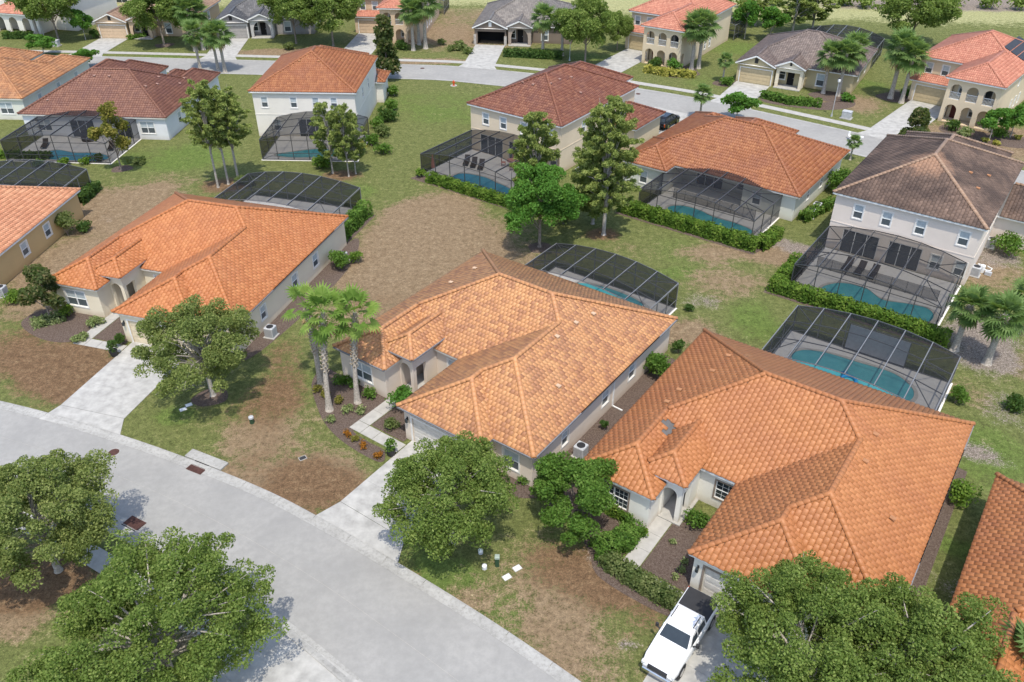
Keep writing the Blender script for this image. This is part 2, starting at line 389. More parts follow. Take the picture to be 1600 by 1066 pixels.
def fascia(parent, wings, mat, gut=None, h=.2):
    fm = MB(); sm = MB(); gm = MB()
    for i, wg in enumerate(wings):
        x0, y0, x1, y1 = wg['r']; q = .005 * i; x0 += q; y0 += q; x1 -= q; y1 -= q; e = wg['e']; t = .035; zb = e - h + q; zt = e - .015 - q
        for sd, bx in (('F', (x0, y0, x1, y0 + t)), ('B', (x0, y1 - t, x1, y1)), ('L', (x0, y0 + t, x0 + t, y1 - t)), ('R', (x1 - t, y0 + t, x1, y1 - t))):
            if sd in wg['sides']: fm.box(bx[0], bx[1], zb, bx[2], bx[3], zt)
            else:                                       # gable end: barge boards along the rake
                s = wg['s']
                if sd in 'FB':
                    yy = y0 if sd == 'F' else y1; xm = (x0 + x1) / 2; hz = e + s * (x1 - x0) / 2
                    for xa in (x0, x1): fm.bar((xa, yy + (.02 if sd == 'F' else -.02), e - .09), (xm, yy + (.02 if sd == 'F' else -.02), hz - .09), .05, .22)
                else:
                    xx = x0 if sd == 'L' else x1; ym = (y0 + y1) / 2; hz = e + s * (y1 - y0) / 2
                    for ya in (y0, y1): fm.bar((xx, ya, e - .09), (xx, ym, hz - .09), .05, .22)
        sm.quad((x0 + t, y0 + t, zb + .03), (x0 + t, y1 - t, zb + .03), (x1 - t, y1 - t, zb + .03), (x1 - t, y0 + t, zb + .03))
        if gut:
            for sd in gut.get(i, ''):
                if sd == 'R': gm.box(x1 + .003, y0, e - .14, x1 + .11, y1, e - .02)
                if sd == 'F': gm.box(x0, y0 - .11, e - .14, x1, y0 - .003, e - .02)
                if sd == 'L': gm.box(x0 - .11, y0, e - .14, x0 - .003, y1, e - .02)
                if sd == 'B': gm.box(x0, y1 + .003, e - .14, x1, y1 + .11, e - .02)
    fm.build('fascia', mat, parent); sm.build('soffit', mat, parent)
    if gm.v: gm.build('gutter', M['gutter'], parent)
def wall_panel(mb, a, b, z0, z1, ops, depth=.14, m=0):
    """vertical wall from a to b (outside on the right-hand side going a->b); ops: (s0, s1, za, zb, arch)"""
    a = np.array(a, float); b = np.array(b, float); L = np.linalg.norm(b - a); d = (b - a) / L; n = np.array([d[1], -d[0]])
    P = lambda s, z, k=0.0: (a[0] + d[0] * s - n[0] * k, a[1] + d[1] * s - n[1] * k, z)
    S = sorted({0.0, L} | {o[0] for o in ops} | {o[1] for o in ops}); Z = sorted({z0, z1} | {o[2] for o in ops} | {o[3] for o in ops})
    for i in range(len(S) - 1):
        for j in range(len(Z) - 1):
            sc = (S[i] + S[i + 1]) / 2; zc = (Z[j] + Z[j + 1]) / 2
            if any(o[0] < sc < o[1] and o[2] < zc < o[3] for o in ops): continue
            mb.quad(P(S[i], Z[j]), P(S[i + 1], Z[j]), P(S[i + 1], Z[j + 1]), P(S[i], Z[j + 1]), m)
    for s0, s1, za, zb, arch in ops:
        k = depth
        if arch:
            r = (s1 - s0) / 2; rz = min(r, zb - za - .2); cs = (s0 + s1) / 2; zs = zb - rz - .001
            arc = [(cs - r * math.cos(t), zs + rz * math.sin(t)) for t in np.linspace(0, math.pi, 11)]
            for (p, q) in zip(arc[:-1], arc[1:]):
                mb.quad(P(p[0], p[1]), P(q[0], q[1]), P(q[0], zb), P(p[0], zb), m); mb.quad(P(*p), P(*p, k), P(*q, k), P(*q), m)
            mb.quad(P(s0, za), P(s0, za, k), P(s0, zs, k), P(s0, zs), m); mb.quad(P(s1, za), P(s1, zs), P(s1, zs, k), P(s1, za, k), m)
        else:
            mb.quad(P(s0, za), P(s0, za, k), P(s0, zb, k), P(s0, zb), m); mb.quad(P(s1, za), P(s1, zb), P(s1, zb, k), P(s1, za, k), m)
            mb.quad(P(s0, zb), P(s0, zb, k), P(s1, zb, k), P(s1, zb), m)
        if za > z0 + .02: mb.quad(P(s0, za), P(s1, za), P(s1, za, k), P(s0, za, k), m)
def fill_opening(parent, kind, a, b, s, z, wd, h, st):
    """window / door / garage door set into its opening"""
    a = np.array(a, float); b = np.array(b, float); d = (b - a) / np.linalg.norm(b - a); ang = math.atan2(d[1], d[0]); p = a + d * s
    if kind == 'open': return
    def at(name, mb, mat, par=None): 
        o = mb.build(name, mat, par if par is not None else parent)
        if par is None: o.location = (p[0], p[1], z); o.rotation_euler = (0, 0, ang)
        return o
    hw = wd / 2
    # local frame of the opening: x along the wall, -y outwards, z from the bottom edge
    if kind in ('win', 'win2', 'win_s'):
        t = .055; f = MB()
        for bx in ((-hw, 0, -hw + t, h), (hw - t, 0, hw, h), (-hw + t, 0, hw - t, t), (-hw + t, h - t, hw - t, h), (-hw + t, h * .5 - t / 2, hw - t, h * .5 + t / 2)): f.box(bx[0], .02, bx[1], bx[2], .1, bx[3])
        if kind == 'win2': f.box(-.05, .01, t, .05, .1, h - t)
        o = at('window', f, M['white'])
        if st.get('trim', True):
            tr = MB(); q = .11
            for bx in ((-hw - q, -q, -hw - .002, h + q), (hw + .002, -q, hw + q, h + q), (-hw - .002, h + .002, hw + .002, h + q), (-hw - .002, -q, hw + .002, -.002)): tr.box(bx[0], -.045, bx[1], bx[2], -.002, bx[3])
            at('trim', tr, st.get('trimmat', M['trim']), o)
        cols = ((-hw + t, -.05), (.05, hw - t)) if kind == 'win2' else ((-hw + t, hw - t),)
        for c0, c1 in cols:
            for k, (za, zb) in enumerate(((t, h * .5 - t / 2), (h * .5 + t / 2, h - t))):
                g = MB(); g.box(c0, .05, za, c1, .065, zb); at('pane', g, (M['glass'] if st.get('clear') or st.get('grid') else (M['sash'] if k == 0 else M['blind'])), o)
        if st.get('grid'):
            g = MB()
            for c0, c1 in cols:
                for k in (1, 2): g.box(c0 + (c1 - c0) * k / 3 - .012, .04, t, c0 + (c1 - c0) * k / 3 + .012, .049, h - t)
                for k in (1, 3): g.box(c0, .036, h * k / 4 - .012, c1, .0395, h * k / 4 + .012)
            at('muntin', g, M['white'], o)
    elif kind == 'garage':
        o = MB(); o.box(-hw, .12, 0, hw, .15, h); o = at('garage_door', o, st['gar'])
        for k in range(4):
            z0_ = h * k / 4 + .012; z1_ = h * (k + 1) / 4 - .012
            pn = MB(); pn.box(-hw + .01, .075, z0_, hw - .01, .119, z1_)
            for q in range(4):
                xa = -hw + .12 + q * (wd - .12) / 4; pn.box(xa, .06, z0_ + .09, xa + (wd - .12) / 4 - .14, .0745, z1_ - .09)
            at('panel', pn, st['gar'], o)
        tr = MB(); q = .14
        for bx in ((-hw - q, 0, -hw - .002, h + q), (hw + .002, 0, hw + q, h + q), (-hw - .002, h + .002, hw + .002, h + q)): tr.box(bx[0], -.04, bx[1], bx[2], -.002, bx[3])
        at('garage_trim', tr, st.get('trimmat', M['trim']), o)
    elif kind in ('door', 'ddoor'):
        f = MB(); f.box(-hw, .07, 0, hw, .12, h); o = at('door', f, st.get('door', M['wood']))
        pn = MB()
        for (x0, x1) in (((-hw + .1, -.06), (.06, hw - .1)) if kind == 'ddoor' else ((-hw + .14, hw - .14),)):
            pn.box(x0, .05, .2, x1, .0695, h * .42); pn.box(x0, .05, h * .5, x1, .0695, h - .16)
        at('door_panel', pn, st.get('door', M['wood']), o)
        k = MB(); k.box(hw - .13, .02, h * .46, hw - .09, .0695, h * .46 + .16); at('handle', k, M['metalg'], o)
    elif kind == 'slider':
        n = max(2, int(round(wd / 1.1))); f = MB()
        for k in range(n + 1): x = -hw + (wd - .06) * k / n; f.box(x, .03, 0, x + .06, .1, h)
        f.box(-hw, .025, h - .07, hw, .105, h); o = at('sliding_door', f, M['white'])
        for k in range(n):
            g = MB(); x = -hw + (wd - .06) * k / n; g.box(x + .062, .06, 0, x + (wd - .06) / n - .002, .07, h - .072); at('pane', g, M['glass'], o)
    elif kind == 'dark':
        f = MB(); f.box(-hw, 3.0, 0, hw, 3.05, h); f.quad((-hw, .14, 0), (-hw, 3, 0), (-hw, 3, h), (-hw, .14, h)); f.quad((hw, .14, 0), (hw, .14, h), (hw, 3, h), (hw, 3, 0)); f.quad((-hw, .14, h), (-hw, 3, h), (hw, 3, h), (hw, .14, h)); at('garage_inside', f, M['dark'])  # near-black faces put the shade inside the open garage into the colour
def walls(parent, outline, z1, ops, wm, st, closed=True, name='wall', z0=0.0, depth=.14):
    mb = MB(); n = len(outline); z1s = z1 if isinstance(z1, (list, tuple)) else [z1] * n
    for i in range(n if closed else n - 1):
        a, b = outline[i], outline[(i + 1) % n]; rects = []
        for o in ops.get(i, ()):
            kind, s, z, wd, h = o[:5]; rects.append((s - wd / 2, s + wd / 2, max(z, z0), z + h, kind.startswith('arch')))
            if not kind.startswith('arch'): fill_opening(parent, kind, a, b, s, z, wd, h, {**st, **(o[5] if len(o) > 5 else {})})
        wall_panel(mb, a, b, z0, z1s[i], rects, depth)
    return mb.build(name, wm, parent)
def house(name, label, loc, heading, cat='house', group=None): return empty(name, (loc[0], loc[1], 0), heading, label, cat, group)
def world_of(e): return Matrix.Translation(e.location) @ e.rotation_euler.to_matrix().to_4x4()
# ---- single-storey model with projecting garage, arched porch and left wing (local: street side is -y)
def plan_a(name, label, loc, heading, wm, tm, kind, seed, fas, st, singles=0, caps=False, slope=.46, gut=None, holes=(), rear=True, group=None, front=True):
    e = house(name, label, loc, heading, group=group); W = 19.35
    wings = [wing(0, -14.4, W, 0, s=slope), wing(8.75, -20.0, W, -3, s=slope), wing(0, -18.65, 5.25, -3, s=slope), wing(8.75, -21.15, 16.1, -11, s=slope), wing(3.2, -17.1, 6.55, -8.6, e=3.5, s=slope)]
    roof(e, wings, kind, tm, seed, singles, caps, world=world_of(e), holes=holes)
    fascia(e, wings, fas, gut)
    out = [(.3, -.3), (.3, -18.35), (4.95, -18.35), (4.95, -14.1), (9.05, -14.1), (9.05, -20.85), (15.8, -20.85), (15.8, -19.7), (19.05, -19.7), (19.05, -.3)]
    sg = {'grid': st.get('fgrid')}
    ops = {0: [('win', 4, .9, .95, 1.4), ('win', 9, .9, .95, 1.4), ('win', 14, .9, .95, 1.4)], 1: [('win2', 2.2, .8, 2.0, 1.5, sg)], 3: [('ddoor', .75, 0, 1.15, 2.3), ('win', 3.1, .85, 1.25, 1.4, sg)],
           5: [('garage', 3.15, 0, 4.9, 2.2)], 7: [('win', 1.55, .8, 1.25, 1.5, sg)], 8: [('win', 3.9, .95, .8, 1.2), ('win', 9.3, .95, .95, 1.25), ('win', 13.2, .95, .95, 1.25)],
           9: [('win2', 2.6, .8, 1.8, 1.5), ('slider', 7.6, .02, 3.2, 2.3), ('slider', 13.0, .02, 2.2, 2.3), ('win2', 16.2, .8, 1.8, 1.5)]}
    walls(e, out, 2.82, ops, wm, st)
    pm = MB()                                            # porch: arch to the street, open bay on the side
    wall_panel(pm, (4.953, -16.8), (6.3, -16.8), 0, 3.32, [(.12, 1.05, 0, 2.65, True)], .3)
    wall_panel(pm, (6.3, -16.8), (6.3, -14.103), 0, 3.32, [(.35, 1.45, 0, 2.35, False)], .3)
    wall_panel(pm, (3.5, -16.8), (4.953, -16.8), 2.835, 3.32, [], .1); wall_panel(pm, (3.5, -14.1), (3.5, -16.8), 2.835, 3.32, [], .1)
    pm.build('porch', wm, e)
    fl = MB(); fl.box(4.97, -16.95, .002, 6.5, -14.11, .1); fl.build('porch_floor', M['walk'], e)
    return e
def plan_two(name, label, loc, heading, wm, tm, kind, seed, fas, st, W=13.6, D=17.8, extra=(), outs=None, wins=(), lower=None, capmat=None, group=None):
    """two-storey house; local: the garden side is -y (towards the camera)"""
    e = house(name, label, loc, heading, group=group)
    wings = [wing(0, 0, W, D, e=5.9)] + list(extra) + ([wing(*lower, e=3.0)] if lower else [])
    roof(e, wings, kind, tm, seed, world=world_of(e), capmat=capmat); fascia(e, wings, fas)
    o = .3
    ops = {0: list(wins), 1: [('win', 5.0, 3.6, .8, 1.3), ('win', 9.0, 3.6, .8, 1.3)]}
    walls(e, [(o, o), (W - o, o), (W - o, D - o), (o, D - o)], 5.72, ops, wm, st)
    bm = MB(); bm.box(o - .03, o - .03, 2.86, W - o + .03, o - .002, 2.95); bm.box(W - o + .002, o - .03, 2.86, W - o + .03, D - o, 2.95); bm.build('band', wm, e)
    if lower:
        x0, y0, x1, y1 = lower; walls(e, [(W - o + .004, y0 + .4), (x1 - .4, y0 + .4), (x1 - .4, y1 - .4), (W - o + .004, y1 - .4)], 2.82, {}, wm, st, False, 'garage_wall')
    return e
def plan_villa(name, label, loc, heading, wm, tm, seed, fas, st, seen_door=True, group=None, full=True, solar=False):
    """two-storey villa seen from the street: arcaded two-level porch tower in front, garage set back on its left"""
    e = house(name, label, loc, heading, group=group)
    wings = [wing(-6.3, 7.6, 7.0, 21.5, e=5.9), wing(-.3, 0, 7.0, 14, e=5.9), wing(-6.5, 6.3, .6, 9.5, e=2.95, s=.46)]
    roof(e, wings, 'spanish', tm, seed, world=world_of(e)); fascia(e, wings, fas)
    x0, x1 = .1, 6.6
    st2 = {**st}
    walls(e, [(x1, .4), (x1, 21.1), (-5.9, 21.1), (-5.9, 8.05), (x0 + .003, 8.05)], 5.72, {0: [('arch', 1.0, 0, 1.1, 2.2), ('win', 8.0, .9, .7, 1.3), ('win', 10.0, .9, .7, 1.3), ('win', 12.0, .9, .7, 1.3), ('win', 9.0, 3.9, .6, 1.4)], 3: [('win', 1.15, 3.7, .9, 1.4), ('win', 3.35, 3.7, .9, 1.4), ('win', 5.4, 3.7, .8, 1.4)]}, wm, st2, False)
    walls(e, [(-6.1, 9.0), (-6.1, 6.7), (x0, 6.7)], 2.78, {1: [('garage', 3.15, 0, 4.9, 2.25)]}, wm, st2, False, 'garage_wall')
    # arcade: front and left side of the tower
    fr = MB(); ar = []
    for k in range(3):
        c = 1.2 + k * 2.05; ar += [(c - .72, c + .72, .0, 2.45, True), (c - .7, c + .7, 3.1, 5.1, True)]
    wall_panel(fr, (x0, .4), (x1, .4), 0, 5.72, ar, .3)
    wall_panel(fr, (x0, 6.7), (x0, .4), 0, 5.72, [(4.6, 5.9, 0, 2.45, True), (4.6, 5.9, 3.1, 5.1, True)], .3); fr.build('arcade', wm, e)
    walls(e, [(x0 + .31, 2.4), (x1 - .02, 2.4)], 5.7, {0: [('door', 1.0, .02, 1.05, 2.2, {'door': M['reddoor']}), ('win', 3.3, .7, 1.1, 1.4), ('win', 1.2, 3.2, .9, 1.9), ('slider', 4.0, 3.12, 1.8, 2.0)]}, wm, st2, False, 'inner_wall')
    fl = MB(); fl.box(x0 + .305, .705, 2.86, x1 - .02, 2.39, 3.06); fl.box(x0 + .02, .42, .003, x1 - .02, 2.39, .12); fl.build('balcony_floor', wm, e)
    for k in range(3):
        c = x0 + 1.2 + k * 2.05; r = MB(); r.box(c - .68, .5, 4.0, c + .68, .56, 4.06); r.box(c - .68, .5, 3.14, c + .68, .56, 3.2)
        for q in range(9): r.box(c - .64 + q * .155, .515, 3.2, c - .61 + q * .155, .545, 4.0)
        r.build('railing', M['white'], e)
    if solar:
        s_ = MB()
        for q in range(3):
            f = Facet(wings[0], 'R'); a = [np.array(f.p3(u, v)) + f.N * .14 for u, v in ((4.2 + q * .02, 1.2 + q * 1.0), (11.5, 1.2 + q * 1.0), (11.5, 2.1 + q * 1.0), (4.2 + q * .02, 2.1 + q * 1.0))]
            t = f.N * .04; s_.add([*a, *[x - t for x in a]], [(0, 1, 2, 3), (7, 6, 5, 4), (0, 4, 5, 1), (1, 5, 6, 2), (2, 6, 7, 3), (3, 7, 4, 0)])
        s_.build('solar_mat', M['solar'], e)
    return e
def plan_gable(name, label, loc, heading, wm, tm, seed, fas, st, arch_porch=True, open_garage=False, pillars=None, wm2=None, group=None, W=17.2, D=17.5):
    """single-storey street-facing house: garage gable left, porch gable in the middle, hipped body behind"""
    e = house(name, label, loc, heading, group=group)
    wings = [wing(0, 2.2, W, D, e=2.9, s=.44), wing(0, 0, 6.1, 12, e=2.9, s=.44, sides='LR'), wing(5.75, .35, 10.35, 9, e=3.1, s=.44, sides='LR')]
    roof(e, wings, 'low', tm, seed, world=world_of(e)); fascia(e, wings, fas)
    walls(e, [(.35, D - .4), (.35, .4), (5.8, .4), (5.8, 2.2), (10.0, 2.2), (10.0, 2.6), (W - .4, 2.6), (W - .4, D - .4)], 2.72,
          {1: [('dark' if open_garage else 'garage', 2.85, 0, 4.7, 2.2)], 3: [('win', .9, .8, .9, 1.5, {'clear': 1}), ('door', 2.2, .02, 1.0, 2.2, {'door': M['dark']})], 5: [('win', 2.2, .5, 1.1, 1.7)], 6: [('win', 4, .9, .9, 1.3), ('win', 9, .9, .9, 1.3)]}, wm, st)
    g = MB(); zz = lambda c, x0, x1, ee: ee + .44 * (min(c - x0, x1 - c)) - .06
    g.poly([(.35, .4, 2.72), (5.8, .4, 2.72), (5.8, .4, zz(5.8, 0, 6.1, 2.9)), (3.05, .4, zz(3.05, 0, 6.1, 2.9)), (.35, .4, zz(.35, 0, 6.1, 2.9))])
    g.build('gable_wall', wm, e)
    v = MB(); v.box(2.8, .34, 3.05, 3.3, .398, 3.75); v.build('gable_vent', M['white'] if open_garage else M['grille'], e)
    p = MB(); pz = 2.0
    if arch_porch: wall_panel(p, (6.1, .72), (10.0, .72), 0, 3.0, [(.5, 3.4, 0, 2.75, True)], .3)
    else: wall_panel(p, (6.1, .72), (10.0, .72), 0, 3.0, [(.45, 3.45, 0, 2.35, False)], .3)
    wall_panel(p, (10.0, .72), (10.0, 2.2), 0, 3.0, [(.32, 1.3, 0, 2.3, False)], .3)
    p.poly([(6.1, .72, 3.0), (10.0, .72, 3.0), (10.0, .72, zz(10.0, 5.75, 10.35, 3.1)), (8.05, .72, zz(8.05, 5.75, 10.35, 3.1)), (6.1, .72, zz(6.1, 5.75, 10.35, 3.1))])
    p.build('porch', wm2 or wm, e)
    if not arch_porch:
        v = MB(); v.box(7.9, .66, 3.3, 8.2, .718, 3.8); v.build('gable_vent', M['grille'], e)
    f = MB(); f.box(6.12, .1, .003, 9.98, 2.19, .1); f.build('porch_floor', M['walk'], e)
    if pillars:
        f = MB(); f.box(.2, .25, .003, .62, .398, 1.7); f.box(5.45, .25, .003, 5.9, .398, 1.5); f.build('stone_cladding', pillars, e)
    return e
# ------------------------------------------------------------------ vegetation
def leaf_quads(rng, pos, nrm, size, elong=1.5, tone=None):
    n = len(pos); nrm = nrm / (np.linalg.norm(nrm, axis=1, keepdims=True) + 1e-9)
    r = rng.normal(size=(n, 3)); t = np.cross(nrm, r); t /= (np.linalg.norm(t, axis=1, keepdims=True) + 1e-9); b = np.cross(nrm, t)
    s = size * rng.uniform(.65, 1.35, (n, 1)); L = t * s * elong * .5; Wd = b * s * .5
    V = np.stack([pos - L, pos + Wd + nrm * s * .12, pos + L, pos - Wd + nrm * s * .12], 1).reshape(-1, 3)
    F = np.arange(4 * n).reshape(n, 4)
    tn = np.clip((tone if tone is not None else .5) + rng.normal(0, .2, n), 0, 1)
    return V, F, np.repeat(tn, 4)
def cloud(rng, cen, rad, per, size, elong=1.5, flat=.8, inner=.14, up=.35):
    """leaves spread through clumps"""
    cen = np.asarray(cen, float); N = len(cen); idx = np.repeat(np.arange(N), per); n = len(idx)
    d = rng.normal(size=(n, 3)); d[:, 2] = np.where(d[:, 2] < -.2, d[:, 2] * rng.choice([1, -1], n, p=[.45, .55]), d[:, 2]); d /= np.linalg.norm(d, axis=1, keepdims=True)
    rr = np.where(rng.random(n) < inner, rng.uniform(.15, .8, n), rng.uniform(.75, 1.12, n))
    pos = cen[idx] + d * (np.asarray(rad)[idx] * rr)[:, None] * np.array([1, 1, flat])
    nrm = d * .4 + rng.normal(size=(n, 3)) * .7 + np.array([0, 0, up])
    tone = rng.uniform(.3, .7, N)[idx] * .6 + .2
    return leaf_quads(rng, pos, nrm, size, elong, tone)
def tree_mesh(seed, h, R, base, ncl, per, size, clr=(.7, 1.15), shape='round', trunk_r=.16, lean=(0, 0), flat=.8, elong=1.5, nlimb=16, spread=1.0):
    """returns trunk MB, crown arrays"""
    rng = np.random.default_rng(seed); cz = (h + base) / 2; hz = (h - base) / 2
    cen = []; rad = []
    lob = rng.uniform(.75, 1.15, 7); la = rng.uniform(0, 6.28)
    for k in range(ncl):
        u = rng.uniform(-.85, 1); a = rng.uniform(0, 2 * math.pi); q = rng.uniform(.35, 1.0) ** .55
        if shape == 'cone': rr = R * (1 - (u + 1) / 2 * .85) * q
        elif shape == 'pine': rr = R * math.sqrt(max(.05, 1 - (u * .9) ** 2)) * q * (.65 + .35 * (1 - u) / 2)
        else: rr = R * math.sqrt(max(.02, 1 - u * u)) * q * lob[int(((a + la) % 6.283) / 6.284 * 7)]
        cen.append((math.cos(a) * rr * spread + lean[0] * (u + 1) / 2, math.sin(a) * rr * spread + lean[1] * (u + 1) / 2, cz + u * hz * (.93 if q > .6 else .8))); rad.append(rng.uniform(*clr))
    if shape == 'round':                                  # irregular crown: separate boughs, each with its own clumps
        cen = []; rad = []; nb_ = max(6, ncl // 8); per_b = max(3, ncl // nb_)
        for k in range(nb_):
            f = (k + .5) / nb_; a = k * 2.39996 + rng.uniform(-.4, .4); u = 1 - 1.55 * f + rng.uniform(-.18, .18); rr = R * math.sqrt(max(.05, 1 - min(1, u * u))) * rng.uniform(.55, .92)
            bc = np.array([math.cos(a) * rr, math.sin(a) * rr, cz + u * hz * rng.uniform(.62, .9)])
            for q in range(per_b):
                o_ = rng.normal(size=3); o_ /= np.linalg.norm(o_); cen.append(bc + o_ * np.array([1, 1, .75]) * R * .3 * rng.uniform(.35, 1.2)); rad.append(rng.uniform(*clr))
        cen = np.array(cen); cen[:, :2] = cen[:, :2] * spread + np.array(lean) * ((cen[:, 2:] - base) / (h - base)); ncl = len(cen)
    if shape == 'pine':                                   # whorls of branches with needle tufts along each
        cen = []; rad = []; nw = max(6, ncl // 9)
        for k in range(nw):
            u = k / (nw - 1); z = base + (h - base) * u; Lb = R * (.35 + .65 * math.sin(math.pi * min(1, .25 + u * .72))) * rng.uniform(.75, 1.1)
            for q in range(4 if u < .9 else 2):
                a = k * 1.3 + q * 1.6 + rng.uniform(-.4, .4)
                for s_ in (.4, .62, .82, 1.0):
                    if rng.random() < .2: continue
                    cen.append((math.cos(a) * Lb * s_, math.sin(a) * Lb * s_, z + .3 * Lb * s_ + rng.uniform(-.15, .15))); rad.append(rng.uniform(*clr) * (.75 + .25 * s_))
        cen.append((0, 0, h)); rad.append(.4); ncl = len(cen)
    cen = np.array(cen); rad = np.array(rad)
    cr = cloud(rng, cen, rad, per, size, elong, flat, .6 if shape == 'pine' else .14)
    tb = MB(); top = base + (h - base) * (.45 if shape == 'round' else .95)
    mid = (lean[0] * .2, lean[1] * .2, top * .5)
    tb.tube([(0, 0, -.1), (0, 0, .25), mid, (lean[0] * .5, lean[1] * .5, top)], [trunk_r * 1.5, trunk_r, trunk_r * .8, trunk_r * (.35 if shape == 'round' else .12)], 8)
    for i in rng.choice(ncl, min(nlimb, ncl), replace=False):
        c = cen[i]; s0 = min(max(base * rng.uniform(.8, 1.1), c[2] * rng.uniform(.45, .75)), top); f = s0 / top
        st = np.array([lean[0] * .5 * f, lean[1] * .5 * f, s0]); m_ = st * .45 + c * .55 + np.array([0, 0, .12 * np.linalg.norm(c - st)])
        tb.tube([st, m_, c + (c - st) * .12], [trunk_r * .42, trunk_r * .26, trunk_r * .07], 5, cap=False)
    return tb, cr
LM = dict(
 oak=leafmat('oak_leaves', (0.065, 0.104, 0.023), (0.157, 0.227, 0.052), (0.314, 0.377, 0.112)), oak2=leafmat('pale_oak_leaves', (0.080, 0.110, 0.035), (0.196, 0.243, 0.072), (0.358, 0.388, 0.136)),
 bright=leafmat('bright_leaves', (0.037, 0.098, 0.016), (0.091, 0.218, 0.034), (0.171, 0.333, 0.069)), glossy=leafmat('glossy_leaves', (0.041, 0.092, 0.018), (0.099, 0.194, 0.032), (0.198, 0.312, 0.068)),
 pine=leafmat('pine_needles', (0.106, 0.144, 0.044), (0.239, 0.299, 0.083), (0.449, 0.478, 0.153)), yellowpine=leafmat('yellowish_leaves', (0.093, 0.094, 0.020), (0.212, 0.194, 0.044), (0.358, 0.300, 0.075)),
 magnolia=leafmat('magnolia_leaves', (0.027, 0.050, 0.018), (0.080, 0.110, 0.037), (0.265, 0.213, 0.106)), hedge=leafmat('hedge_leaves', (0.049, 0.109, 0.016), (0.116, 0.207, 0.030), (0.232, 0.322, 0.057)),
 hedge2=leafmat('dusty_hedge_leaves', (0.062, 0.098, 0.029), (0.138, 0.176, 0.058), (0.262, 0.286, 0.117)), yellow=leafmat('yellow_shrub', (0.195, 0.196, 0.034), (0.414, 0.391, 0.081), (0.609, 0.529, 0.149)), palm=leafmat('palm_fronds', (0.048, 0.098, 0.026), (0.117, 0.195, 0.058), (0.234, 0.325, 0.117)),
 palml=leafmat('light_palm_fronds', (0.080, 0.150, 0.025), (0.172, 0.288, 0.056), (0.331, 0.425, 0.112)), drypalm=leafmat('dry_fronds', (0.244, 0.172, 0.092), (0.366, 0.265, 0.138), (0.488, 0.368, 0.207), .15), orange=leafmat('croton_leaves', (0.146, 0.069, 0.017), (0.341, 0.127, 0.023), (0.512, 0.230, 0.034)),
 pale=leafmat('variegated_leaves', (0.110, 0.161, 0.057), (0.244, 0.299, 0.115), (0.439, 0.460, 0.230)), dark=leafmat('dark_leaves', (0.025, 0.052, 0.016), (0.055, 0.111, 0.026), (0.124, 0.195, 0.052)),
)
def tree(name, label, px, h, R, base, mat, seed, ncl=60, per=200, size=.16, group=None, cat='tree', bark='bark', scl=None, **kw):
    g = G(*px) if len(px) == 2 else np.array(px); e = empty(name, (g[0], g[1], 0), 0, label, cat, group)
    tb, (V, F, T) = tree_mesh(seed, h, R, base, ncl, per, size, **kw)
    tb.build('trunk', M[bark], e, smooth=True); obj('crown', mesh_np('crown', V, F, LM[mat], T), e); return e
def again(src, label, px, scale=1.0, rz=0.0, group=None):
    c = copy_tree(src); g = G(*px) if len(px) == 2 else px; c.location = (g[0], g[1], 0); c.rotation_euler = (0, 0, rz); c.scale = (scale,) * 3 if not isinstance(scale, tuple) else scale
    c['label'] = label
    if group: c['group'] = group
    elif 'group' in c: del c['group']
    return c
def shrub_mesh(seed, rx, ry, h, n, size, mat, lumps=9, core=True):
    rng = np.random.default_rng(seed); cen = []; rad = []
    for k in range(lumps):
        a = rng.uniform(0, 6.28); q = rng.uniform(0, .62); rr = rng.uniform(.38, .55)
        cen.append((math.cos(a) * rx * q, math.sin(a) * ry * q, h * rng.uniform(.3, .62))); rad.append(rr * min(rx, ry, h * .9))
    V, F, T = cloud(rng, cen, rad, max(8, n // lumps), size, 1.5, .9, .3); V[:, 2] = np.maximum(V[:, 2], .02)
    return mesh_np('foliage', V, F, LM[mat], T)
def shrub(name, label, px, r, h, mat, seed, n=500, size=.1, ry=None, group=None, cat='shrub', rz=0.0):
    g = G(*px) if len(px) == 2 else np.array(px); e = empty(name, (g[0], g[1], 0), rz, label, cat, group)
    obj('foliage', shrub_mesh(seed, r, ry or r, h, n, size, mat), e)
    s = MB()
    rng = random.Random(seed)
    for k in range(4):
        a = rng.uniform(0, 6.28); s.tube([(0.03 * k, 0, -.03), (math.cos(a) * r * .3, math.sin(a) * (ry or r) * .3, h * .55)], [.03, .012], 5, cap=False)
    s.build('stem', M['bark'], e); return e
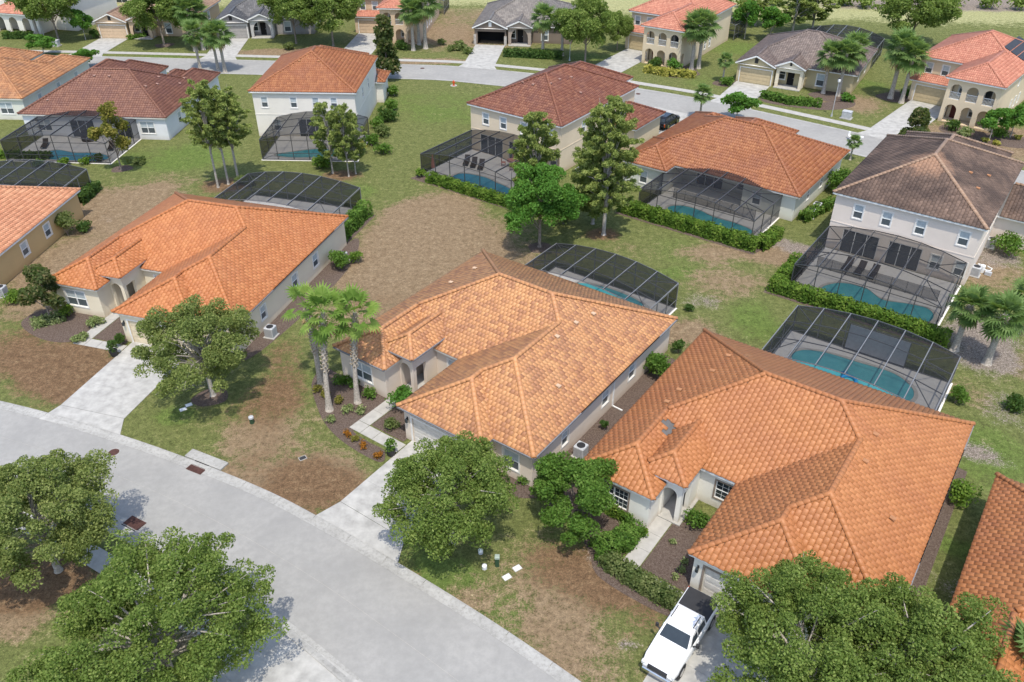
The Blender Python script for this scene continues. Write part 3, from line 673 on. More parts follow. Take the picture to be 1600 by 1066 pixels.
def hedge(name, label, pts, wd, h, mat, seed, dens=150, size=.12, group=None, cat='hedge'):
    """clipped hedge along a ground polyline"""
    rng = np.random.default_rng(seed); P = [np.array(p[:2], float) for p in pts]; o = P[0].copy(); e = empty(name, (o[0], o[1], 0), 0, label, cat, group)
    Vs = []; Fs = []; Ts = []; nb = 0; core = MB(); st = MB()
    for a, b in zip(P[:-1], P[1:]):
        L = np.linalg.norm(b - a); d = (b - a) / L; n_ = np.array([-d[1], d[0]])
        n = int(dens * (L + wd) * (wd + 2 * h)); s = rng.uniform(-wd * .5, L + wd * .5, n); q = rng.uniform(-h - wd / 2, h + wd / 2, n)
        wav = .08 * np.sin(s * 2.1 + seed) + .06 * np.sin(s * 5.3)
        side = np.where(np.abs(q) <= wd / 2, q, np.sign(q) * (wd / 2 + wav * .6)); z = np.where(np.abs(q) <= wd / 2, h + wav, h - (np.abs(q) - wd / 2))
        nr = np.where((np.abs(q) <= wd / 2)[:, None], np.array([0, 0, 1.0]), np.stack([np.sign(q) * n_[0], np.sign(q) * n_[1], .3 + 0 * q], 1))
        pos = np.stack([a[0] - o[0] + d[0] * s + n_[0] * side, a[1] - o[1] + d[1] * s + n_[1] * side, z], 1) + rng.normal(0, .07, (n, 3)); pos[:, 2] = np.maximum(pos[:, 2], .03)
        tone = .5 + .18 * np.sin(s * 3.1 + seed) + .12 * np.sin(s * 7.7 + q * 4)
        V, F, T = leaf_quads(rng, pos, nr + rng.normal(0, .5, (n, 3)), size, 1.5, tone); Vs.append(V); Fs.append(F + nb); Ts.append(T); nb += len(V)
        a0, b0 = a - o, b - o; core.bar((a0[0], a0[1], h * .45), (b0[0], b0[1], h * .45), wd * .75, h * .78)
    obj('foliage', mesh_np('foliage', np.concatenate(Vs), np.concatenate(Fs), LM[mat], np.concatenate(Ts)), e)
    core.build('light_block_core', LM['dark'], e); return e  # plain dark box added inside the leaves to block light, no real twigs
# ---- fan palms: each frond is a part
def frond_mesh(seed, mat, L=1.0, pet=.9, nseg=15, droop=.5):
    rng = np.random.default_rng(seed); V = []; F = []; T = []
    def q(*p):
        b = len(V); V.extend(p); F.append((b, b + 1, b + 2, b + 3)); T.extend([float(np.clip(rng.normal(.25 + .17 * (seed % 4), .12), 0, 1))] * 4)
    q((-.025, 0, 0), (.025, 0, 0), (.02, pet, -.03), (-.02, pet, -.03))
    for k in range(nseg):
        a = math.radians(-118 + 236 * k / (nseg - 1)); l = L * (1 - .28 * abs(a) / 2.06) * rng.uniform(.9, 1.06); wd = .088 * L
        dx, dy = math.sin(a), math.cos(a); px, py = dy, -dx; cup = .16 * abs(a) / 2.06
        p0 = (0, pet, -.03); m = (dx * l * .55, pet + dy * l * .55, cup * l - .02)
        e = (dx * l, pet + dy * l, cup * l * .6 - droop * l * rng.uniform(.25, .5))
        q(p0, (m[0] + px * wd, m[1] + py * wd, m[2] - .02), (m[0], m[1], m[2] + .02), (m[0] - px * wd, m[1] - py * wd, m[2] - .02))
        q((m[0] + px * wd, m[1] + py * wd, m[2] - .02), e, e, (m[0] - px * wd, m[1] - py * wd, m[2] - .02))
    return mesh_np('frond', np.array(V), np.array(F), mat, np.array(T))
FR = {k: [frond_mesh(10 + i, LM[m], L, p, 15, d) for i in range(4)] for k, m, L, p, d in (('wash', 'palml', .95, 1.15, .8), ('sabal', 'palm', .95, .85, .65))}
FRD = [frond_mesh(30 + i, LM['drypalm'], .8, .7, 12, .95) for i in range(2)]
def palm(name, label, px, h, seed, kind='sabal', nf=30, tr=.17, lean=(0, 0), group=None, scale=1.0, dead=4, boots=True):
    g = G(*px) if len(px) == 2 else np.array(px); rng = random.Random(seed)
    e = empty(name, (g[0], g[1], 0), 0, label, 'palm tree', group); t = MB()
    P = [(lean[0] * f * f, lean[1] * f * f, h * f) for f in (0, .06, .2, .4, .6, .8, 1.0)]; P[0] = (0, 0, -.1)
    t.tube(P, [tr * 1.75, tr * 1.35, tr * 1.05, tr * .95, tr * .95, tr * 1.0, tr * .8], 12); t.build('trunk', M['palmbark'], e, smooth=True)
    if boots:
        b = MB(); n = 90 if kind == 'wash' else 46; lo = .42 if kind == 'wash' else .55
        for k in range(n):
            f = lo + (.97 - lo) * k / n; a = k * 2.4; r = tr * 1.0; cx, cy, z = lean[0] * f * f, lean[1] * f * f, h * f
            u = Vector((math.cos(a), math.sin(a), 0)); p = Vector((cx, cy, z)) + u * r * .85
            b.bar(p, p + u * .13 + Vector((0, 0, .2)), .11, .05)
        tag(b.build('boots', M['boot'], e), kind='stuff')
    for k in range(nf + dead):
        dd = k >= nf; f = k / nf
        el = R_(78 - 128 * f + rng.uniform(-8, 8)) if not dd else R_(-62 - rng.uniform(0, 20)); az = k * 2.39996 + rng.uniform(-.2, .2)
        o = obj('frond', (rng.choice(FRD) if dd else FR[kind][rng.randrange(4)]), e); s = scale * (rng.uniform(.85, 1.1))
        m = Matrix.Translation((lean[0], lean[1], h - .05 - (.35 * f if not dd else .5))) @ Matrix.Rotation(az, 4, 'Z') @ Matrix.Rotation(el, 4, 'X') @ Matrix.Rotation(rng.uniform(-.35, .35), 4, 'Y') @ Matrix.Scale(s, 4)
        o.matrix_basis = m
    return e
# ------------------------------------------------------------------ screened pool enclosures
def enclosure(label, near_left, heading, W, D, house_side, nb=6, nd=3, h0=2.6, rise=.85, frame='alu', low=.9, group='screened pool enclosures', patched=None):
    e = empty('pool_enclosure', (near_left[0], near_left[1], 0), heading, label, 'pool cage', group); fm = M[frame]
    xs = [W * i / nb for i in range(nb + 1)]; zs = [h0 + rise * (1 - (2 * x / W - 1) ** 2) for x in xs]; ys = [D * k / nd for k in range(nd + 1)]
    me_p = {}
    for x, z in zip(xs, zs):
        b = MB(); b.bar((x, 0, z - .06), (x, D, z - .06), .065, .15); b.build('beam', fm, e)
    for y in ys:
        b = MB()
        for i in range(nb): b.bar((xs[i], y, zs[i] - .035), (xs[i + 1], y, zs[i + 1] - .035), .06, .06)
        b.build('purlin', fm, e)
    def post(x, y, z):
        b = MB(); b.box(x - .035, y - .035, 0.02, x + .035, y + .035, z - .1); b.build('post', fm, e)
    def rail(a, b_): b = MB(); b.bar(a, b_, .05, .05); b.build('rail', fm, e)
    fronts = [y for y, s in ((0, 'near'), (D, 'far')) if s != house_side]
    for y in fronts:
        for x, z in zip(xs, zs): post(x, y, z)
        rail((0, y, low), (W, y, low)); rail((0, y, h0 - .1), (W, y, h0 - .1))
        for x0, x1 in ((xs[0], xs[1]), (xs[-1], xs[-2])):
            b = MB(); b.bar((x0, y, .1), (x1, y, low - .03), .04, .04); b.build('brace', fm, e)
        b = MB(); b.box(-.03, y - .02, .02, W + .03, y + .02, .14); b.build('kick_plate', fm, e)
    for x in (0, W):
        for y in ys[1:-1] + ([ys[-1]] if house_side == 'far' else [ys[0]]): post(x, y, h0)
        rail((x, 0, low), (x, D, low))
    for (xa, ya, za, xb, yb, zb) in ((xs[0], ys[0], zs[0], xs[1], ys[1], zs[1]), (xs[-1], ys[0], zs[-1], xs[-2], ys[1], zs[-2]), (xs[0], ys[-1], zs[0], xs[1], ys[-2], zs[1]), (xs[-1], ys[-1], zs[-1], xs[-2], ys[-2], zs[-2])):
        b = MB(); b.bar((xa, ya, za - .03), (xb, yb, zb - .03), .05, .05); b.build('brace', fm, e)
    sm = M['screen']
    for i in range(nb):
        for k in range(nd):
            b = MB(); b.quad((xs[i], ys[k], zs[i]), (xs[i + 1], ys[k], zs[i + 1]), (xs[i + 1], ys[k + 1], zs[i + 1]), (xs[i], ys[k + 1], zs[i])); b.build('screen_panel', sm, e)
        for y in fronts:
            b = MB(); b.quad((xs[i], y, .14), (xs[i + 1], y, .14), (xs[i + 1], y, zs[i + 1] - .05), (xs[i], y, zs[i] - .05)); b.build('screen_panel', sm, e)
    for x in (0, W):
        for k in range(nd):
            b = MB(); b.quad((x, ys[k], .05), (x, ys[k + 1], .05), (x, ys[k + 1], h0 - .05), (x, ys[k], h0 - .05)); b.build('screen_panel', sm, e)
    return e
def pool_water():
    t = NT('pool_water'); f = t.noise(.8, 3.0); c = t.ramp(f, [(.3, (.07, .36, .4)), (.7, (.12, .48, .5))])
    t.bump(t.noise(2.2, 3.0), .12, .05); return t.out(c, .06, .5)
M['water'] = pool_water(); M['waterb'] = plain('blue_pool_water', (.07, .33, .46), .06, .5, scale=.8)
def smooth_loop(pts, n=6):
    pts = [np.array(p, float) for p in pts]; N = len(pts); out = []
    for i in range(N):
        p0, p1, p2, p3 = pts[i - 1], pts[i], pts[(i + 1) % N], pts[(i + 2) % N]
        for k in range(n):
            t = k / n; out.append(.5 * (2 * p1 + (p2 - p0) * t + (2 * p0 - 5 * p1 + 4 * p2 - p3) * t * t + (3 * p1 - p0 - 3 * p2 + p3) * t ** 3))
    return out
def pool(label, near_left, heading, W, D, loop, mat='water', deck=(0, 0), group='garden swimming pools'):
    """deck slab, coping and water; loop in the enclosure's own frame"""
    d = MB(); d.box(-.15, -.15 - deck[0], .0, W + .15, D + .1 + deck[1], .045)
    o = d.build('pool_deck', M['deck']); o.location = (near_left[0], near_left[1], .005); o.rotation_euler = (0, 0, heading); tag(o, kind='structure')
    e = empty('swimming_pool', (near_left[0], near_left[1], .05), heading, label, 'pool', group)
    L = smooth_loop(loop); c = np.mean(L, axis=0); wt = MB(); wt.poly([(p[0], p[1], .006) for p in L]); wt.build('water', M[mat], e)
    cp = MB(); n = len(L); out = [p + (p - c) / np.linalg.norm(p - c) * .3 for p in L]
    for i in range(n):
        a, b, A, B = L[i], L[(i + 1) % n], out[i], out[(i + 1) % n]; z = .05
        cp.quad((a[0], a[1], z), (A[0], A[1], z), (B[0], B[1], z), (b[0], b[1], z)); cp.quad((a[0], a[1], 0), (a[0], a[1], z), (b[0], b[1], z), (b[0], b[1], 0)); cp.quad((A[0], A[1], z), (A[0], A[1], -.01), (B[0], B[1], -.01), (B[0], B[1], z))
    cp.build('coping', M['coping'], e)
    st = MB()                                            # entry steps seen as paler shelves under the surface
    return e
# ------------------------------------------------------------------ ground
def offset_line(P, d):
    P = np.asarray(P, float); T = np.gradient(P, axis=0); T /= np.linalg.norm(T, axis=1, keepdims=True); return P + np.stack([T[:, 1], -T[:, 0]], 1) * d
def spline(pts, step=1.5):
    pts = np.asarray(pts, float); out = []
    E_ = np.vstack([2 * pts[0] - pts[1], pts, 2 * pts[-1] - pts[-2]])
    for i in range(1, len(E_) - 2):
        p0, p1, p2, p3 = E_[i - 1:i + 3]; n = max(2, int(np.linalg.norm(p2 - p1) / step))
        for k in range(n):
            t = k / n; out.append(.5 * (2 * p1 + (p2 - p0) * t + (2 * p0 - 5 * p1 + 4 * p2 - p3) * t * t + (3 * p1 - p0 - 3 * p2 + p3) * t ** 3))
    out.append(pts[-1]); return np.array(out)
FRONT = spline([(-75, 57.5), (-55, 53.2), (-38.1, 48.7), (-26.8, 44.5), (-17.4, 40.1), (-12.3, 37.1), (-7.0, 33.5), (0, 28.4), (8, 21.8), (22, 10), (42, -7)])   # lawn edge beyond the street
BACK = spline([(-150, 144), (-85, 140.6), (-66, 139.4), (-45, 137.6), (-19, 135.2), (-9.8, 134.2), (-3.3, 132.4), (8, 128.4), (19, 122.8), (28.7, 117), (46.4, 103.4), (75, 80), (120, 42)])
def axis(lo, hi, step, far):
    a = list(np.arange(lo, hi + step, step)); s = step; x = a[-1]
    while x < far: s *= 1.5; x += s; a.append(x)
    s = step; x = lo; b = []
    while x > -far: s *= 1.5; x -= s; b.append(x)
    return np.array(b[::-1] + a)
gx = axis(-96, 84, .6, 2500); gy = axis(20, 186, .6, 3000)
GX, GY = np.meshgrid(gx, gy); dry = np.full(GX.shape, .19); red = np.zeros(GX.shape); soil = np.zeros(GX.shape); field = np.clip((GY - 163 + .12 * np.abs(GX - 20)) / 14, 0, 1) * (GX > 15) * 1.0 + np.clip((GY - 168) / 14, 0, 1) * (GX <= 15) * .8; lush = np.zeros(GX.shape)
def blob(arr, px, rx, ry, amp, rz=0.0):
    c = G(*px); X = GX - c[0]; Y = GY - c[1]; a = R_(rz); U = X * math.cos(a) + Y * math.sin(a); Vv = -X * math.sin(a) + Y * math.cos(a)
    q = (U / rx) ** 2 + (Vv / ry) ** 2; arr += amp * np.exp(-q ** 1.4)
for a in (((190, 345), 4.5, 9, .8, 60), ((110, 440), 3, 8, .9, 70), ((150, 400), 3, 7, .8, 65), ((60, 470), 3, 4, .6), ((230, 315), 4, 4, .5), ((690, 385), 7.5, 9, 1.0, 60), ((600, 440), 3.5, 8, 1.0, 60), ((680, 330), 5, 5, .75), ((560, 500), 4, 3, .6), ((1075, 520), 3, 2, .7), ((1010, 390), 5, 2, .2),
          ((1120, 440), 5, 4, .45), ((1235, 400), 2.5, 6, .7, 60), ((1180, 390), 4, 3, .3), ((330, 760), 4, 2, .5), ((430, 660), 4, 3.5, .4), ((480, 750), 4, 3, .9), ((380, 690), 3, 2.5, .4), ((860, 905), 4, 3, .45), ((720, 950), 2, 2, .3), ((960, 1000), 4, 4, .3), ((860, 1010), 3, 2.5, .35),
          ((1540, 420), 4, 4, .6), ((1560, 560), 4, 3, .5), ((1520, 620), 2, 2, .4), ((700, 60), 8, 16, .5, 80), ((770, 30), 20, 14, .4), ((480, 100), 6, 3, .5), ((440, 82), 8, 2.2, .9), ((650, 96), 9, 1.6, .9), ((1330, 160), 5, 4, .7, -30), ((1500, 222), 8, 5, .95, -40), ((1580, 215), 8, 5, .9, -40), ((150, 310), 6, 3, .4),
          ((260, 285), 5, 3, .35), ((20, 950), 2.5, 2.5, .7), ((1290, 420), 2, 5, .6, 50), ((1100, 395), 3, 2, .4)): blob(dry, *a)
for a in (((90, 570), 6, 4, 1.1, -20), ((20, 520), 3, 4, .5), ((160, 610), 4, 3, .8), ((500, 770), 4, 3.5, .8), ((420, 720), 4, 3, .5), ((390, 640), 4.5, 3, .5), ((450, 560), 2.5, 4, .55), ((440, 620), 3, 3, .35), ((880, 885), 3.4, 2.4, .65), ((960, 900), 3, 2.5, .6), ((1000, 960), 3, 3, .5), ((860, 1000), 2.4, 2, .35), ((640, 895), 1.2, 1.2, .6), ((25, 920), 2.5, 2, .8), ((85, 905), 2.8, 2.2, 1.0), ((350, 290), 3.5, 2.4, .9), ((535, 274), 2.6, 2, .9), ((940, 366), 2.4, 1.6, .9), ((590, 470), 3, 6, .5, 60)): blob(red, *a)
for a in (((1255, 390), 1.6, 7, .9, 55), ((1090, 470), 2.5, 2, .6), ((1555, 400), 3, 3, .8), ((1535, 520), 3.5, 3.5, .9), ((1540, 565), 3, 2.4, .8), ((1570, 640), 2.5, 3, .5), ((1500, 700), 1.2, 4, .7, 60), ((1440, 900), 1, 9, .35, 58), ((985, 1010), 1, .5, .8), ((955, 880), .8, 2.4, .8, 60), ((520, 420), 1.5, 3, .6), ((170, 340), 1.5, 3, .3), ((300, 600), 3, 1.2, .4), ((1410, 145), 2.5, 2.5, .7), ((1600, 10), 40, 5, 1.1), ((1520, 5), 30, 4, .9)): blob(soil, *a)
for a in (((690, 170), 9, 14, .6, 70), ((560, 300), 3, 3, .6), ((750, 290), 5, 3, .6), ((240, 250), 8, 5, .6), ((320, 240), 5, 6, .5), ((1120, 420), 6, 4, .6, -30), ((1060, 385), 5, 3, .4), ((1180, 500), 3, 4, .8), ((1180, 80), 6, 14, .7, 60), ((1340, 130), 3, 9, .7, 60), ((1555, 720), 4, 6, .7), ((1480, 850), 1.2, 9, .8, 58), ((270, 650), 2.5, 1.5, .7), ((345, 690), 1.6, 1.6, .7), ((480, 590), 1.5, 2.5, .5), ((700, 930), 3, 2, .7), ((900, 860), 1.5, 3, .6, 60), ((820, 960), 2, 1.5, .6),
          ((660, 910), 1.2, 2, .4), ((60, 1010), 5, 4, .35), ((250, 90), 6, 3, .7), ((920, 90), 6, 4, .6), ((1100, 125), 4, 8, .5, -30), ((850, 410), 6, 2, .35), ((930, 1050), 2.5, 2.5, .6), ((700, 900), 2, 2.5, .6), ((760, 960), 3, 2, .5), ((640, 860), 1.5, 1.5, .5), ((880, 1040), 2, 1.5, .5), ((1050, 430), 3, 1.5, .6)): blob(lush, *a)
nxg, nyg = len(gx), len(gy); idx = np.arange(nxg * nyg).reshape(nyg, nxg)
gF = np.stack([idx[:-1, :-1], idx[:-1, 1:], idx[1:, 1:], idx[1:, :-1]], -1).reshape(-1, 4)
def ground_mat():
    t = NT('lawn'); p = t.pos()
    n1 = t.noise(.22, 6.0, .6, p); n2 = t.noise(1.4, 6.0, .7, p); n3 = t.noise(9.0, 5.0, .7, p); n4 = t.noise(32.0, 3.0, .6, p); n5 = t.noise(3.4, 8.0, .75, p)
    grass = t.ramp(n2, [(.25, (.076, .09, .03)), (.5, (.13, .145, .048)), (.75, (.195, .2, .078))])
    lushc = t.ramp(n2, [(.25, (.07, .106, .024)), (.75, (.15, .198, .052))])
    dryc = t.ramp(n2, [(.2, (.14, .096, .056)), (.5, (.225, .162, .098)), (.8, (.31, .235, .148))])
    redc = t.ramp(n2, [(.2, (.09, .055, .032)), (.5, (.163, .102, .057)), (.8, (.24, .165, .095))])
    soilc = t.ramp(n3, [(.25, (.11, .085, .068)), (.55, (.24, .2, .165)), (.8, (.42, .38, .33))])
    def mask(a, lo=.42, hi=.68):
        s = t.math('ADD', t.attr(a), t.math('ADD', t.math('MULTIPLY', t.math('SUBTRACT', n1, .5), 1.0), t.math('ADD', t.math('MULTIPLY', t.math('SUBTRACT', n2, .5), 1.1), t.math('MULTIPLY', t.math('SUBTRACT', n3, .5), 1.3))))
        return t.ramp(s, [(lo, (0, 0, 0)), (hi, (1, 1, 1))])
    c = t.mix(mask('lush'), grass, lushc); c = t.mix(mask('dry'), c, dryc); c = t.mix(mask('red'), c, redc); c = t.mix(mask('field', .3, .6), c, t.ramp(n2, [(.2, (.2, .2, .085)), (.5, (.31, .305, .145)), (.8, (.42, .4, .21))])); c = t.mix(mask('soil'), c, soilc)
    fine = t.ramp(n4, [(.3, (.3, .3, .3)), (.7, (1.7, 1.7, 1.7))]); c = t.mix(.75, c, t.mix(1.0, c, fine, 'MULTIPLY'))
    f3 = t.ramp(n3, [(.3, (.45, .45, .45)), (.7, (1.5, 1.5, 1.5))]); c = t.mix(.75, c, t.mix(1.0, c, f3, 'MULTIPLY'))
    f5 = t.ramp(n5, [(.32, (.42, .42, .42)), (.5, (1, 1, 1)), (.68, (1.5, 1.5, 1.5))]); c = t.mix(.8, c, t.mix(1.0, c, f5, 'MULTIPLY'))
    t.bump(t.math('ADD', t.math('MULTIPLY', n3, .6), n4), .8, .06); return t.out(c, .95, .08)
gm = mesh_np('ground', np.stack([GX, GY, 0 * GX], -1).reshape(-1, 3), gF, ground_mat())
for nm, arr in (('dry', dry), ('red', red), ('soil', soil), ('lush', lush), ('field', field)):
    a = gm.attributes.new(nm, 'FLOAT', 'POINT'); a.data.foreach_set('value', np.clip(arr, 0, 1.2).astype(np.float32).ravel())
tag(obj('ground', gm), kind='structure')
def road_mat():
    t = NT('road_concrete'); p = t.pos(); n1 = t.noise(.25, 6.0, .65, p); n2 = t.noise(2.0, 6.0, .7, p); n3 = t.noise(45.0, 3.0, .6, p)
    c = t.ramp(n1, [(.3, (.25, .243, .226)), (.55, (.305, .295, .272)), (.8, (.355, .342, .314))]); c = t.mix(t.ramp(n2, [(.35, (.55, .55, .55)), (.6, (0, 0, 0))]), c, (.24, .232, .214)); n6 = t.noise(7.0, 6.0, .8, p); c = t.mix(t.ramp(n6, [(.62, (0, 0, 0)), (.74, (.7, .7, .7))]), c, (.17, .165, .158))
    c = t.mix(t.ramp(n3, [(.3, (.0, .0, .0)), (.75, (.4, .4, .4))]), c, (.29, .29, .29)); t.bump(n3, .25, .01); return t.out(c, .9, .2)
M['road'] = road_mat()
def kerb_mat():
    t = NT('kerb_concrete'); p = t.pos(); n1 = t.noise(.5, 6.0, .7, p); n2 = t.noise(5.0, 5.0, .7, p)
    c = t.ramp(n1, [(.3, (.28, .272, .252)), (.6, (.38, .37, .345))]); c = t.mix(t.math('MULTIPLY', t.ramp(n2, [(.45, (0, 0, 0)), (.7, (1, 1, 1))]), .5), c, (.16, .155, .14)); return t.out(c, .9, .2)
M['kerb'] = kerb_mat()
def strip(name, P, d0, d1, z, mat, sub=0):
    a = offset_line(P, d0); b = offset_line(P, d1); n = len(a); V = np.concatenate([np.c_[a, np.full(n, z)], np.c_[b, np.full(n, z)]])
    F = np.array([(n + i, n + i + 1, i + 1, i) for i in range(n - 1)]); return tag(obj(name, mesh_np(name, V, F, mat)), kind='structure')
W_RD = 7.6
NEAR = spline([(-75, 50.3), (-55, 46.6), (-40, 42.6), (-30, 38.9), (-25.7, 36.8), (-22.1, 34.8), (-13.6, 29.2), (-8.8, 25.5), (3, 15.6), (17, 3.6), (37, -13)])
def between(name, A, B, fa, fb, z, mat, n=140):
    rs = lambda P: np.stack([np.interp(np.linspace(0, 1, n), np.linspace(0, 1, len(P)) if False else np.r_[0, np.cumsum(np.linalg.norm(np.diff(P, axis=0), axis=1))] / np.linalg.norm(np.diff(P, axis=0), axis=1).sum(), P[:, k]) for k in (0, 1)], 1)
    A = rs(A); B = rs(B); a = A * (1 - fa) + B * fa; b = A * (1 - fb) + B * fb
    V = np.concatenate([np.c_[a, np.full(n, z)], np.c_[b, np.full(n, z)]]); F = np.array([(n + i, n + i + 1, i + 1, i) for i in range(n - 1)])
    return tag(obj(name, mesh_np(name, V, F, mat)), kind='structure')
between('road_base', FRONT, NEAR, .03, .97, .006, M['stone']); between('road', FRONT, NEAR,   .04, .4993, .012, M['road']); between('road_near_lane', FRONT, NEAR, .5007, .96, .0122, M['road']); strip('back_road', BACK, .3, W_RD - .3, .012, M['road'])
def kerb(name, P, d_out, d_in, seg=3.0):
    """rolled kerb and gutter cast in lengths with open joints"""
    e = empty(name, (0, 0, 0), kind='structure'); a = offset_line(P, d_out); b = offset_line(P, d_in); L = np.r_[0, np.cumsum(np.linalg.norm(np.diff(P, axis=0), axis=1))]
    s = 0.0
    while s < L[-1] - .1:
        ss = np.linspace(s + .012, min(s + seg, L[-1]) - .012, 4); s += seg; A = np.stack([np.interp(ss, L, a[:, k]) for k in (0, 1)], 1); B = np.stack([np.interp(ss, L, b[:, k]) for k in (0, 1)], 1); mb = MB()
        prof = ((0, -.02), (0, .075), (.16, .085), (.4, .05), (.62, .018), (1.0, .026), (1.0, -.02)); rows = []
        for f, z in prof: rows.append([(*(A[i] * (1 - f) + B[i] * f), z) for i in range(4)])
        vs = [p for r in rows for p in r]; fs = []
        for r in range(len(prof) - 1):
            for i in range(3): fs.append((r * 4 + i, (r + 1) * 4 + i, (r + 1) * 4 + i + 1, r * 4 + i + 1) if d_in > d_out else (r * 4 + i, r * 4 + i + 1, (r + 1) * 4 + i + 1, (r + 1) * 4 + i))
        mb.add(vs, fs); mb.build('kerb_length', M['kerb'], e)
kerb('kerb_far_side', FRONT[2:], 0, .72); kerb('kerb_near_side', NEAR[2:], 0, -.72)
strip('back_kerb', BACK, 0, .5, .03, M['kerb']); strip('back_kerb_garden_side', BACK, W_RD - .5, W_RD, .03, M['kerb'])
strip('back_sidewalk', BACK, -2.9, -1.6, .024, M['walk']); strip('near_sidewalk', NEAR, 1.7, 3.0, .024, M['walk'])
def slabs(name, quads, z=.035, mat='concrete'):
    """quads: list of four ground corners, each its own cast slab"""
    e = empty(name, (0, 0, 0), kind='structure')
    for k, q in enumerate(quads):
        q = [np.array(p[:2], float) for p in q]; c = sum(q) / 4; q = [p + (c - p) / np.linalg.norm(c - p) * .012 for p in q]; mb = MB(); zz = z + .0007 * (k % 3)
        mb.add([(*p, -.02) for p in q] + [(*p, zz) for p in q], [(4, 5, 6, 7), (0, 1, 5, 4), (1, 2, 6, 5), (2, 3, 7, 6), (3, 0, 4, 7)]); mb.build('slab', M[mat], e)
    return e
def ladder(L0, R0, L1, R1, n):
    L0, R0, L1, R1 = (np.array(p[:2], float) for p in (L0, R0, L1, R1)); out = []
    for k in range(n):
        a, b = k / n, (k + 1) / n; out.append((L1 + (L0 - L1) * (1 - a), R1 + (R0 - R1) * (1 - a), R1 + (R0 - R1) * (1 - b), L1 + (L0 - L1) * (1 - b)))
    return out
def loc2w(o, h, p): c, s = math.cos(h), math.sin(h); return np.array([o[0] + c * p[0] - s * p[1], o[1] + s * p[0] + c * p[1]])
def mulch_mat():
    t = NT('mulch'); p = t.pos(); n1 = t.noise(7.0, 6.0, .75, p); n2 = t.noise(28.0, 4.0, .7, p); c = t.ramp(n1, [(.25, (.05, .032, .026)), (.5, (.11, .078, .062)), (.75, (.19, .15, .125))]); c = t.mix(t.ramp(n2, [(.5, (0, 0, 0)), (.72, (1, 1, 1))]), c, (.24, .2, .17))
    t.bump(n2, 1.0, .06); return t.out(c, .95, .1)
M['mulch'] = mulch_mat()
def bed(pts, z=.016, smooth=True):
    P = smooth_loop([p[:2] for p in pts], 5) if smooth else [np.array(p[:2]) for p in pts]; mb = MB(); mb.poly([(p[0], p[1], z) for p in P])
    if mb.v and sum((P[i][0] * P[(i + 1) % len(P)][1] - P[(i + 1) % len(P)][0] * P[i][1]) for i in range(len(P))) < 0: mb.f[0] = tuple(reversed(mb.f[0]))
    return tag(mb.build('mulch_bed', M['mulch']), kind='structure')
# ------------------------------------------------------------------ houses, front row
T_ = lambda *c: [(i / max(1, len(c) - 1), x) for i, x in enumerate(c)]
TM = dict(
 orange=tilemat('orange_tile', T_((0.393, 0.155, 0.055), (0.433, 0.174, 0.064), (0.479, 0.201, 0.076)), (.31, .115, .055), .4, .3),
 orange1=tilemat('bright_orange_tile', T_((0.400, 0.141, 0.046), (0.455, 0.167, 0.057), (0.520, 0.209, 0.076)), (.33, .125, .06), .3, .3),
 blend=tilemat('blended_flat_tile', [(0, (0.366, 0.166, 0.080)), (.22, (0.430, 0.198, 0.091)), (.42, (0.527, 0.251, 0.106)), (.75, (0.576, 0.279, 0.114)), (1, (0.615, 0.315, 0.134))], (.3, .16, .1), .2, .3),
 salmon=tilemat('salmon_tile', T_((0.497, 0.220, 0.114), (0.583, 0.275, 0.147), (0.670, 0.341, 0.190)), (.42, .17, .1), .3),
 brown_or=tilemat('weathered_orange_tile', T_((.3, .13, .055), (.42, .19, .08), (.5, .25, .11)), (.16, .09, .06), .55, .6),
 red=tilemat('red_tile', T_((0.137, 0.053, 0.032), (0.177, 0.072, 0.042), (0.226, 0.101, 0.060)), (.12, .05, .045), .4, .4), red2=tilemat('brick_red_tile', T_((0.144, 0.047, 0.025), (0.195, 0.068, 0.036), (0.260, 0.109, 0.059)), (.13, .055, .045), .45, .5),
 orange2=tilemat('spanish_orange_tile', T_((0.244, 0.083, 0.030), (0.311, 0.112, 0.041), (0.377, 0.155, 0.061)), (.24, .09, .05), .5, .4), pinkor=tilemat('pink_orange_tile', T_((.4, .145, .09), (.48, .19, .12), (.56, .25, .16)), (.33, .13, .08), .4, .4),
 greybrown=tilemat('grey_brown_tile', T_((.13, .095, .08), (.18, .135, .115), (.24, .185, .155)), (.075, .06, .055), .5, .5), grey=tilemat('grey_tile', T_((.075, .073, .075), (.11, .107, .108), (.16, .155, .152)), (.05, .05, .052), .5, .5), taupe=tilemat('taupe_tile', T_((.15, .13, .115), (.2, .175, .155), (.26, .23, .2)), (.085, .075, .07), .45, .5),
 orange4=tilemat('terracotta_tile', T_((0.389, 0.150, 0.051), (0.441, 0.175, 0.062), (0.504, 0.210, 0.078)), (.3, .11, .06), .4, .4), tan=tilemat('tan_tile', T_((.26, .16, .1), (.33, .21, .14), (.4, .27, .18)), (.2, .13, .09), .4, .5))
